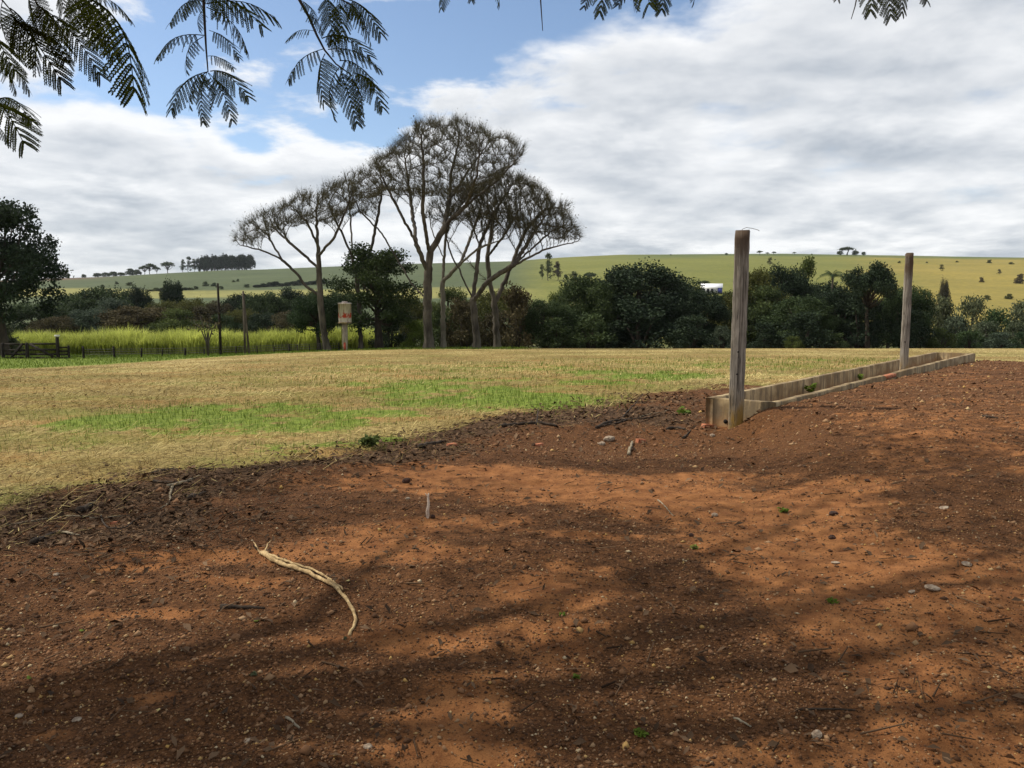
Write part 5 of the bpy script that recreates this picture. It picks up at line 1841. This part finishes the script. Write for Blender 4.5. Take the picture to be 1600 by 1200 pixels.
STICKS = (
    ('dark branch lying flat in front of the leaf litter, left of centre hollow', [(780, 668), (815, 664), (845, 663), (870, 667)], 0.026, 0.020, 'stick_dark', ([[(838, 664), (840, 655), (841, 648)], 0.014, 0.006, 0.10],)),
    ('dark forked branch among the leaf litter left of the trough', [(932, 670), (958, 659), (985, 656), (1015, 654), (1030, 650)], 0.024, 0.010, 'stick_dark',
     ([[(970, 657), (985, 642), (1000, 630), (1005, 626)], 0.012, 0.005, 0.12], [[(940, 667), (962, 663), (985, 656)], 0.016, 0.012, 0.0])),
    ('thin brown twig arching over the litter near the trough', [(1000, 653), (1025, 646), (1045, 640)], 0.012, 0.005, 'stick_grey', ()),
    ('dark splinter leaning in the earth below the trough corner', [(1068, 686), (1074, 679), (1080, 672)], 0.020, 0.006, 'stick_dark', ()),
    ('flat dark bark piece between the hollow and the trough', [(1042, 672), (1058, 670), (1072, 672)], 0.026, 0.012, 'stick_dark', ()),
    ('grey weathered board end in the hollow', [(982, 712), (985, 702), (988, 692)], 0.022, 0.016, 'stick_grey', ()),
    ('large dark curved pod at the straw edge on the left', [(238, 742), (250, 737), (264, 736), (278, 735)], 0.020, 0.012, 'stick_dark', ()),
    ('smaller dark pod right of the large curved one', [(312, 736), (322, 734), (334, 735)], 0.017, 0.010, 'stick_dark', ()),
    ('pale grey branch across the swept litter on the left', [(262, 762), (285, 757), (305, 748), (312, 744)], 0.017, 0.007, 'stick_grey', ([[(270, 761), (266, 772), (266, 782), (260, 792), (248, 796)], 0.012, 0.006, 0.0],)),
    ('dark branch under the pale grey one in the litter', [(240, 754), (262, 756), (290, 756)], 0.014, 0.009, 'stick_dark', ()),
    ('short pale stick at the front of the litter, far left', [(92, 832), (108, 835), (125, 837)], 0.012, 0.006, 'stick_grey', ()),
    ('dark rotten branch at the far left of the litter', [(50, 852), (68, 846), (82, 836), (96, 832)], 0.024, 0.012, 'stick_dark', ()),
    ('long thin grey stick lying along the litter on the left', [(10, 822), (60, 814), (105, 806), (140, 808)], 0.008, 0.005, 'stick_grey', ()),
    ('straight pale stick in the middle of the swept litter', [(140, 812), (168, 810), (198, 807)], 0.009, 0.006, 'stick_grey', ()),
    ('dark stump-like chunk in the swept litter', [(124, 803), (134, 798), (150, 787)], 0.030, 0.014, 'stick_dark', ()),
    ('dark curled bark strip right of the pale grey branch', [(296, 782), (308, 776), (322, 772)], 0.030, 0.014, 'stick_dark', ()),
    ('flat dark strip of bark left of the pale forked branch', [(345, 951), (362, 947), (380, 953), (412, 952)], 0.014, 0.006, 'stick_dark', ()),
    ('dark bark lump at the left of the hollow', [(655, 702), (670, 696), (695, 692)], 0.035, 0.018, 'stick_dark', ()),
    ('thin pale twig on the orange clay right of the stake', [(1028, 782), (1040, 794), (1052, 806)], 0.006, 0.003, 'stick_grey', ()),
    ('short pale peg near the bottom left', [(448, 1122), (458, 1132), (468, 1139)], 0.006, 0.004, 'stick_grey', ()),
    ('long thin dark twig near the bottom right', [(1242, 1112), (1285, 1110), (1338, 1110)], 0.005, 0.003, 'stick_dark', ()),
    ('thin grey twig at the lower right of the bare earth', [(1146, 1124), (1160, 1130), (1174, 1137)], 0.005, 0.003, 'stick_grey', ()),
    ('dark short twig on the right-hand earth beyond the ruts', [(1534, 652), (1548, 653), (1560, 654)], 0.016, 0.010, 'stick_dark', ()),
)
for lab, pix, r0, r1, mt, fk in STICKS:
    ground_stick('stick', lab, pix, r0, r1, mt, forks=fk)

# thin black looped wire-like stem in the litter
ground_stick('looped_stem', 'thin dark looped stem curling out of the swept litter on the left', [(158, 806), (160, 820), (170, 832), (188, 834), (206, 824), (216, 812), (240, 808)], 0.006, 0.004, 'stick_dark', arch=0.03)


def rock(name, label, px, py, wpx, mat, flat=0.6, cat='stone', seed=0, box=False):
    b = ghit(px, py)
    r = wpx / F * b.y / 2
    rr = np.random.default_rng(seed)
    import bmesh
    bm = bmesh.new()
    if box:
        bmesh.ops.create_cube(bm, size=1.0)
        bmesh.ops.bevel(bm, geom=bm.edges[:], offset=0.07, segments=2, affect='EDGES')
        for v in bm.verts:
            v.co = Vector((v.co.x * 2 * r, v.co.y * 1.1 * r, v.co.z * 2 * r * flat)) + Vector(rr.normal(0, 0.035 * r, 3))
    else:
        bmesh.ops.create_icosphere(bm, subdivisions=2, radius=1.0)
        for v in bm.verts:
            q = v.co
            k = 0.75 + 0.5 * float(fbm(np.array([q.x * 1.3 + seed * 5.1]), np.array([q.y * 1.3 + q.z * 1.1]), 3, seed)[0])
            v.co = Vector((q.x * r * k * 1.05, q.y * r * k * 0.85, q.z * r * k * flat))
    me = bpy.data.meshes.new(name)
    bm.to_mesh(me)
    bm.free()
    o = link(name, me, M[mat])
    o.location = b + Vector((0, 0, r * flat * 0.45))
    o.rotation_euler = (rr.normal(0, 0.12), rr.normal(0, 0.12), rr.random() * 1.0)
    return tag(o, label, cat)


rock('brick_fragment', 'broken orange brick lying in front of the hollow, left of the other brick', 706, 700 - 3, 16, 'brick', 0.36, 'brick', 1, True)
rock('brick_fragment', 'broken brick on the litter slope above the front of the hollow', 841, 697, 15, 'brick', 0.36, 'brick', 2, True)
rock('brick_fragment', 'reddish brick piece in the hollow below the forked branch', 1001, 691, 15, 'brick', 0.5, 'brick', 3, True)
rock('brick_fragment', 'flat broken tile at the near left corner of the trough', 1108, 667, 22, 'brick', 0.25, 'brick', 4, True)
rock('brick_fragment', 'small brick bit in the swept litter on the left', 178, 819, 10, 'brick', 0.5, 'brick', 5, True)
ROCKS = ((1457, 921, 24, 'stone', 0.4, 'largest pale flat stone on the right-hand bare earth'), (1276, 1152, 18, 'stone', 0.9, 'upright grey stone near the bottom right'), (952, 689, 18, 'stone', 0.6, 'pale stone in the middle of the hollow'),
         (940, 695, 12, 'stone', 0.6, 'smaller pale stone left in the hollow'), (1113, 682, 9, 'stone', 0.7, 'small pinkish stone below the trough corner'), (575, 1169, 15, 'stone', 0.6, 'pale rounded stone at the bottom left of centre'),
         (635, 754, 13, 'stone_dark', 0.8, 'dark clod on the orange clay up left of the stake'), (676, 810, 8, 'stone_dark', 0.9, 'small dark clod at the foot of the stake'), (637, 780, 8, 'stone', 0.6, 'small whitish stone left of the stake'),
         (1117, 666 + 140, 11, 'stone', 0.6, 'pink-grey stone on the orange clay right of centre'), (1300, 842, 11, 'stone_dark', 0.8, 'dark clod on the right-hand bare earth'), (1302, 804, 16, 'stone_dark', 0.5, 'dark clod pair by the weeds on the right'),
         (1355, 752, 10, 'stone_dark', 0.5, 'small dark clod up the right-hand earth'), (1510, 882, 18, 'stone', 0.25, 'flat grey chip on the dark patch at the right'), (1475, 794, 16, 'stone', 0.25, 'flat grey chip above the dark patch at the right'),
         (1425, 926, 14, 'stone', 0.4, 'brown stone left of the largest pale flat stone'), (1080, 838, 9, 'stone_dark', 0.8, 'small dark stone on the clay in the middle right'), (88, 899, 9, 'stone', 0.6, 'whitish stone on the earth at the left'),
         (120, 1126, 14, 'stone', 0.4, 'flat orange stone at the lower left'), (30, 1120, 12, 'stone', 0.6, 'tan stone at the lower left edge'), (386, 1159, 13, 'stone', 0.5, 'pale stone near the bottom centre left'), (1305, 880, 14, 'stone', 0.3, 'thin pale chip by the weed on the right'))
for i, (px, py, w, mt, fl, lab) in enumerate(ROCKS):
    rock('stone', lab, px, py, w, mt, fl, 'stone' if mt == 'stone' else 'clod', 20 + i)


def weed(label, px, py, wpx, hpx, n, leaf, mat='grass', base=None, cat='plant'):
    b = base if base is not None else ghit(px, py)
    s = b.y / F * (0.72 if b.y < 8 else 1.0)
    leaf = leaf * (0.72 if b.y < 8 else 1.0)
    rr = np.random.default_rng(int(px * 3 + py))
    t = thing('weed', label, cat, b)
    st_ = MB()
    lf = MB()
    for i in range(n):
        az = rr.random() * 6.28
        rad = wpx * s * 0.5 * (0.3 + 0.7 * rr.random())
        h = hpx * s * (0.4 + 0.6 * rr.random())
        tip = np.array((rad * math.cos(az), rad * math.sin(az), h))
        st_.tube([(0, 0, -0.02), tip * np.array((0.4, 0.4, 0.6)), tip], [leaf * 0.07, leaf * 0.06, leaf * 0.03], 4)
        for u in (0.55, 0.8, 1.0):
            c = tip * np.array((u, u, u ** 0.7))
            V, Q = leaf_cards(c[None] + rr.normal(0, leaf * 0.3, (2, 3)), np.full(2, leaf), 0.7, rr, 0.45)
            lf.add(V, Q, tint=np.repeat(rr.uniform(0.2, 0.8, 2), 4))
    st_.build('stem', M[mat], t)
    lf.build('foliage', M[mat], t)
    return t


q = T0 + TD * 4.05 + TS * 0.24
weed('green weed growing inside the near half of the trough', 1251, 612, 16, 17, 9, 0.05, base=Vector((q[0], q[1], top_z(4.05) - 0.27)))
q = T0 + TD * 7.6 + TS * 0.24
weed('smaller green weed growing inside the trough before the far post', 1338, 585, 12, 12, 7, 0.045, base=Vector((q[0], q[1], top_z(7.6) - 0.27)))
weed('small bright green weed in the litter left of the trough corner', 1070, 648, 20, 8, 9, 0.05)
weed('green weed by the dark clod pair on the right-hand earth', 1225, 800, 26, 9, 9, 0.022)
weed('small green weed on the orange clay right of centre', 1300, 942, 24, 8, 8, 0.016)
weed('creeping green weed at the bottom centre', 1000, 1150, 34, 10, 9, 0.016)
weed('tiny green seedling on the dark gravel below centre', 900, 1060, 16, 7, 6, 0.014)
weed('tiny two-leaved seedling on the gravel in the centre', 878, 962, 12, 6, 5, 0.014)
weed('green weed at the right of the dark gravel in the centre', 1085, 858, 18, 8, 7, 0.018)
weed('pale grey-green lichen-like sprig at the end of the pale branch', 540, 998, 10, 5, 5, 0.010, 'leaf_grey')
weed('grey-green sprig on the gravel at the lower left of centre', 398, 1055, 20, 5, 6, 0.012, 'leaf_grey')
weed('dark green weed clump at the straw edge left of the hollow', 578, 697, 30, 16, 14, 0.05, 'leaf_mid')

for i, (px, py, w, lab, tn) in enumerate(((401, 972, 13, 'fresh green fallen leaf left of the pale branch', 0.8), (129, 988, 12, 'olive green fallen leaf on the left earth', 0.4), (543, 910, 12, 'pale yellow fallen leaf beside the pale branch', 1.0),
                                      (362, 1042, 8, 'small yellow leaf on the gravel below the bark strip', 1.0), (246, 1113, 10, 'yellow leaf at the lower left', 1.0), (1545, 1078, 10, 'yellow leaf at the lower right', 1.0), (45, 1062, 12, 'olive leaf at the lower left edge', 0.4))):
    b = ghit(px, py)
    r = w / F * b.y / 2
    pts = []
    for k_ in range(10):
        a = k_ / 10 * 2 * math.pi
        pts.append((r * math.cos(a), r * 0.5 * math.sin(a) * (1.1 - 0.3 * math.cos(a)), 0.004 + 0.25 * r * math.cos(a) ** 2))
    mb = MB()
    V = np.array(pts + [(0, 0, 0.002)] + [(p[0], p[1], p[2] - 0.0008) for p in pts])
    T = [(k_, (k_ + 1) % 10, 10) for k_ in range(10)]
    Qs = [(k_, k_ + 11, (k_ + 1) % 10 + 11, (k_ + 1) % 10) for k_ in range(10)]
    mb.add(V, Qs, T, tint=tn)
    o = mb.build('fallen_leaf', M['grass'] if tn < 1 else M['straw'])
    o.location = b + Vector((0, 0, 0.004))
    o.rotation_euler = (random.uniform(-.2, .2), random.uniform(-.2, .2), random.random() * 6)
    tag(o, lab, 'leaf')

# ---------------------------------------------------------------- the feathery tree overhead: crown above the frame, its lowest sprays hang into view
TB = Vector((-6.6, 3.2, tz(-6.6, 3.2)))
over = thing('overhanging_tree', 'feathery-leaved tree whose lowest sprays hang into the top of the picture', 'tree', TB)
TBn = np.array(TB)
LIMB = np.array([(-4.6, 4.2, 4.75), (-3.2, 4.7, 4.7), (-1.9, 5.0, 4.55), (-0.6, 5.15, 4.55), (0.8, 5.25, 4.6), (2.2, 5.3, 4.5), (3.4, 5.2, 4.4)])
mb = MB()
mb.tube(np.array([(-6.6, 3.2, TB.z - 0.5), (-6.55, 3.25, 1.0), (-6.4, 3.4, 2.2), (-6.0, 3.6, 3.2), (-5.6, 3.8, 4.2)]) - TBn, [0.34, 0.26, 0.23, 0.20, 0.17], 12)
mb.tube(np.concatenate([[(-6.0, 3.6, 3.2)], LIMB]) - TBn, [0.11, 0.08, 0.065, 0.055, 0.045, 0.038, 0.03, 0.02], 8)
for end in ((-3.5, 8.5, 8.2), (-7.5, 8.0, 8.5), (-1.5, 7.2, 7.8), (-9.5, 4.5, 8.6), (-5, 1.5, 8.6), (-2.5, 3.5, 7.6), (-8, 0.0, 8.0), (-0.5, 4.8, 7.2), (1.5, 6.5, 7.6)):
    e = np.array(end)
    s = np.array((-5.6, 3.8, 4.2))
    mb.tube(np.array([s, s + (e - s) * 0.35 + np.array((0, 0, 0.8)), s + (e - s) * 0.7 + np.array((0, 0, 0.5)), e]) - TBn, [0.10, 0.065, 0.04, 0.015], 7)
trunk_over = mb.build('trunk', M['bark_grey'], over, True)


def fern_leaf(seed, fat=1.0):
    """one bipinnate leaf, rachis along +X, one unit long; every pinna carries its rows of leaflets"""
    rr = np.random.default_rng(seed)
    mb = MB()
    npair = 12
    n = 9
    u = np.linspace(0, 1, n)
    droop = 0.16 + 0.1 * rr.random()
    spine = np.stack([u, 0.03 * np.sin(u * 3 + seed), 0.16 * np.sin(u * math.pi * 0.9) - droop * u * u * 0.6], 1)
    mb.tube(spine, np.linspace(0.010, 0.004, n), 4, tint=0.1)
    Vs, Qs = [], []
    cnt = 0
    tints = []
    for i in range(npair):
        f = 0.16 + 0.84 * i / (npair - 1)
        p = np.array([np.interp(f, u, spine[:, k]) for k in range(3)])
        Lp = 0.30 * math.sin(math.pi * (0.20 + 0.68 * f)) ** 0.8 + 0.02
        for sgn in (-1, 1):
            d = np.array((0.50 + 0.25 * f, sgn * (0.85 - 0.25 * f), -0.42 + rr.normal(0, 0.10)))
            d /= np.linalg.norm(d)
            L_ = Lp * rr.uniform(0.85, 1.1)
            if rr.random() < 0.05:
                continue
            down = np.array((0, 0, -1.0))
            nl = 11
            for j in range(nl):
                g = (j + 0.6) / nl
                c = p + d * L_ * g + down * L_ * 0.28 * g * g
                t = d + down * 0.56 * g
                t /= np.linalg.norm(t)
                sidev = np.cross(t, (0, 0, 1.0))
                sidev /= np.linalg.norm(sidev) + 1e-9
                for q in (-1, 1):
                    ld = sidev * q * 0.9 + t * 0.55
                    ld /= np.linalg.norm(ld)
                    ll = 0.036 * (1 - 0.35 * abs(2 * g - 0.9)) * rr.uniform(0.85, 1.1)
                    wv = t * 0.0215 * fat
                    Vs += [c - wv * 0.6, c + ld * ll * 0.5 - wv, c + ld * ll, c + ld * ll * 0.5 + wv]
                    Qs.append((cnt, cnt + 1, cnt + 2, cnt + 3))
                    cnt += 4
                    tints += [rr.random()] * 4
            mb.tube([p, p + d * L_ * 0.5 + down * L_ * 0.07, p + d * L_ + down * L_ * 0.28], [0.004, 0.003, 0.0015], 3, tint=0.1, cap=False)
    mb.add(np.array(Vs), np.array(Qs), tint=np.array(tints))
    return mesh_np('leaf', np.concatenate(mb.V), np.concatenate(mb.Q), np.concatenate(mb.T), np.concatenate(mb.t))


FERN = [fern_leaf(s) for s in range(6)] + [fern_leaf(s, 0.95) for s in range(6, 10)]
for m_ in FERN:
    m_.materials.append(M['frond'])
frng = np.random.default_rng(5)


def spray(stem_pix, Y, attach, leaves, r=0.008):
    """a hanging branch (stem) with its compound leaves, from the limb overhead"""
    pts = [np.array(at(a, b, Y)) for a, b in stem_pix]
    full = [np.array(attach)] + [np.array(attach) * 0.4 + pts[0] * 0.6 + np.array((0, 0, 0.12))] + pts
    mb = MB()
    n = len(full)
    mb.tube(np.array(full) - TBn, np.linspace(r * 1.9, r * 0.45, n), 6)
    st = mb.build('branch', M['bark_dark'], over, True)
    for i, (ba, ti) in enumerate(leaves):
        dy0 = frng.normal(0, 0.03)
        a = np.array(at(ba[0], ba[1], Y + dy0))
        t = np.array(at(ti[0], ti[1], Y + dy0 + frng.normal(0, 0.16)))
        X = Vector(t - a)
        L = X.length
        X.normalize()
        up = Vector((frng.normal(0, 0.25), frng.normal(-0.55, 0.35), 1.0))
        Zv = (up - X * up.dot(X))
        if Zv.length < 0.2:
            Zv = Vector((0, -1, 0.2)) - X * Vector((0, -1, 0.2)).dot(X)
        Zv.normalize()
        Yv = Zv.cross(X)
        R = Matrix((X, Yv, Zv)).transposed().to_4x4()
        sc = L
        o = link('leaf', FERN[i % 6] if Y > 4 else FERN[6 + i % 4], M['frond'], st)
        o.matrix_local = Matrix.Translation(Vector(a) - TB) @ R @ Matrix.Diagonal((sc, max(sc * 0.9, 0.15), max(sc * 0.9, 0.15), 1))
    return st


spray([(316, -30), (318, 0), (320, 40), (322, 75), (325, 112)], 4.9, (-2.2, 4.95, 4.58),
      [((319, 2), (264, 28)), ((318, 14), (309, 46)), ((323, 12), (388, 73)), ((323, 6), (428, 22)), ((325, -2), (402, 28)), ((318, 56), (244, 80)), ((318, 57), (287, 106)), ((326, 48), (373, 84)),
       ((324, 88), (363, 102)), ((325, 112), (268, 165)), ((325, 112), (292, 160)), ((325, 114), (312, 187)), ((326, 114), (362, 182)), ((327, 112), (385, 142)), ((325, 114), (334, 166)), ((318, -10), (284, 20)), ((320, -15), (345, 15))])
spray([(462, -30), (468, 0), (483, 27), (495, 55), (507, 78), (525, 100), (550, 118)], 4.9, (-1.35, 5.05, 4.56),
      [((468, 0), (493, 28)), ((506, -8), (521, 57)), ((527, 4), (538, 50)), ((545, 0), (594, 45)), ((538, 8), (582, 62)), ((491, 48), (448, 58)), ((503, 60), (572, 78)), ((512, 78), (592, 100)), ((505, 76), (451, 120)),
       ((508, 84), (502, 154)), ((531, 103), (514, 178)), ((534, 105), (553, 186)), ((543, 110), (568, 173)), ((550, 114), (598, 159)), ((529, 95), (586, 128)), ((478, 20), (505, 50)), ((515, -15), (548, 20))])
spray([(500, -40), (527, -5), (548, 8)], 4.95, (-1.1, 5.07, 4.55), [((548, 8), (570, 40)), ((540, 2), (560, 22))])
spray([(-40, -90), (20, -60), (80, -42), (126, -6), (150, 24)], 3.3, (-3.4, 4.5, 4.7),
      [((122, -10), (214, 122)), ((110, -20), (150, 62)), ((126, -4), (180, 77)), ((100, -30), (107, 42)), ((130, -8), (205, 25))], 0.006)
spray([(-40, -90), (0, -60), (40, -30), (62, 14)], 3.35, (-3.5, 4.4, 4.7),
      [((60, 8), (152, 108)), ((58, 4), (100, 82)), ((48, -18), (70, 58))], 0.005)
spray([(-60, -90), (-30, -50), (-5, -10), (20, 20)], 3.3, (-3.6, 4.3, 4.72),
      [((4, 0), (17, 72)), ((18, 14), (58, 90)), ((22, 22), (84, 114))], 0.005)
spray([(-70, 0), (-40, 40), (-20, 82)], 3.35, (-3.7, 4.2, 4.74), [((-22, 78), (47, 136)), ((-20, 82), (28, 140)), ((-30, 60), (24, 98))], 0.005)
spray([(-60, 60), (-40, 120), (-22, 150), (-10, 162)], 4.2, (-3.8, 4.4, 4.76), [((-12, 164), (29, 208)), ((-10, 156), (50, 180)), ((-24, 190), (16, 220))], 0.004)
spray([(838, -40), (844, -10), (846, 20), (848, 48)], 4.9, (0.2, 5.2, 4.58), [], 0.005)
spray([(900, -90), (940, -50), (1000, -42), (1070, -45)], 4.9, (0.6, 5.23, 4.59),
      [((930, -58), (914, 8)), ((955, -56), (939, 12)), ((985, -54), (970, 4)), ((1000, -52), (990, 10)), ((1020, -52), (1008, -8)), ((1040, -52), (1032, 6)), ((1065, -54), (1088, 0))])
spray([(1280, -80), (1320, -45), (1380, -42), (1430, -48)], 4.9, (2.3, 5.29, 4.5),
      [((1325, -54), (1310, -8)), ((1360, -53), (1363, 8)), ((1385, -52), (1394, 18)), ((1400, -53), (1412, 16)), ((1425, -57), (1452, -6))])
spray([(1350, -70), (1342, -20), (1336, 10), (1330, 30)], 4.9, (2.5, 5.28, 4.48), [], 0.005)
spray([(660, -80), (700, -40), (760, -38)], 4.9, (-0.6, 5.15, 4.55), [((700, -40), (688, 8)), ((760, -38), (783, 6)), ((745, -40), (735, -4))])

# the crown that shades the foreground
crng = np.random.default_rng(99)
n = 380000
cxx = crng.uniform(-11.5, 3.4, n)
cyy = crng.uniform(-2.2, 10.4, n)
rr_ = ((cxx + 4.0) / 7.3) ** 2 + ((cyy - 4.0) / 6.2) ** 2
lowz = np.maximum(EYE + 0.395 * np.maximum(cyy, 0) + 0.9, 5.4 + 0.6 * fbm(cxx * 0.7, cyy * 0.7, 2, 7))
top_ = np.maximum(lowz + 0.5, 8.9 - 2.4 * rr_)
czz = lowz + (top_ - lowz) * crng.random(n)
dn = 0.36 * fbm(cxx * 0.7 + czz * 0.35, cyy * 0.7, 3, 8) + 0.64 * fbm(cxx * 2.6 + czz, cyy * 2.6 - czz, 3, 9)
ok = (rr_ + (fbm(cxx * 0.6, cyy * 0.6, 3, 10) - 0.5) * 0.7 < 1.0) & (crng.random(n) < sstep(dn, 0.38, 0.60) * 0.27)
C = np.stack([cxx, cyy, czz], 1)[ok]
tint = crng.random(len(C))
V, Q = leaf_cards(C - TBn, np.full(len(C), 0.048), 0.6, crng, 0.45)
tag(link('crown', mesh_np('crown', V, Q, tint=np.repeat(tint, 4)), M['frond'], over), kind='stuff')

# ---------------------------------------------------------------- the air over the valley
mh, N = newmat('haze')
vol = N.add('ShaderNodeVolumePrincipled', {'Color': (0.86, 0.92, 1.0, 1.0), 'Density': 0.00005, 'Anisotropy': 0.2})
N.add('ShaderNodeOutputMaterial', {'Volume': vol.outputs[0]})
mb = MB()
mb.box((0, 880, 30), (5600, 1980, 190))
haze = tag(mb.build('haze', mh), kind='stuff')
haze.location = (0, 0, 10)
haze['label'] = 'thin pale air over the valley and the far hillside'
haze['category'] = 'haze'
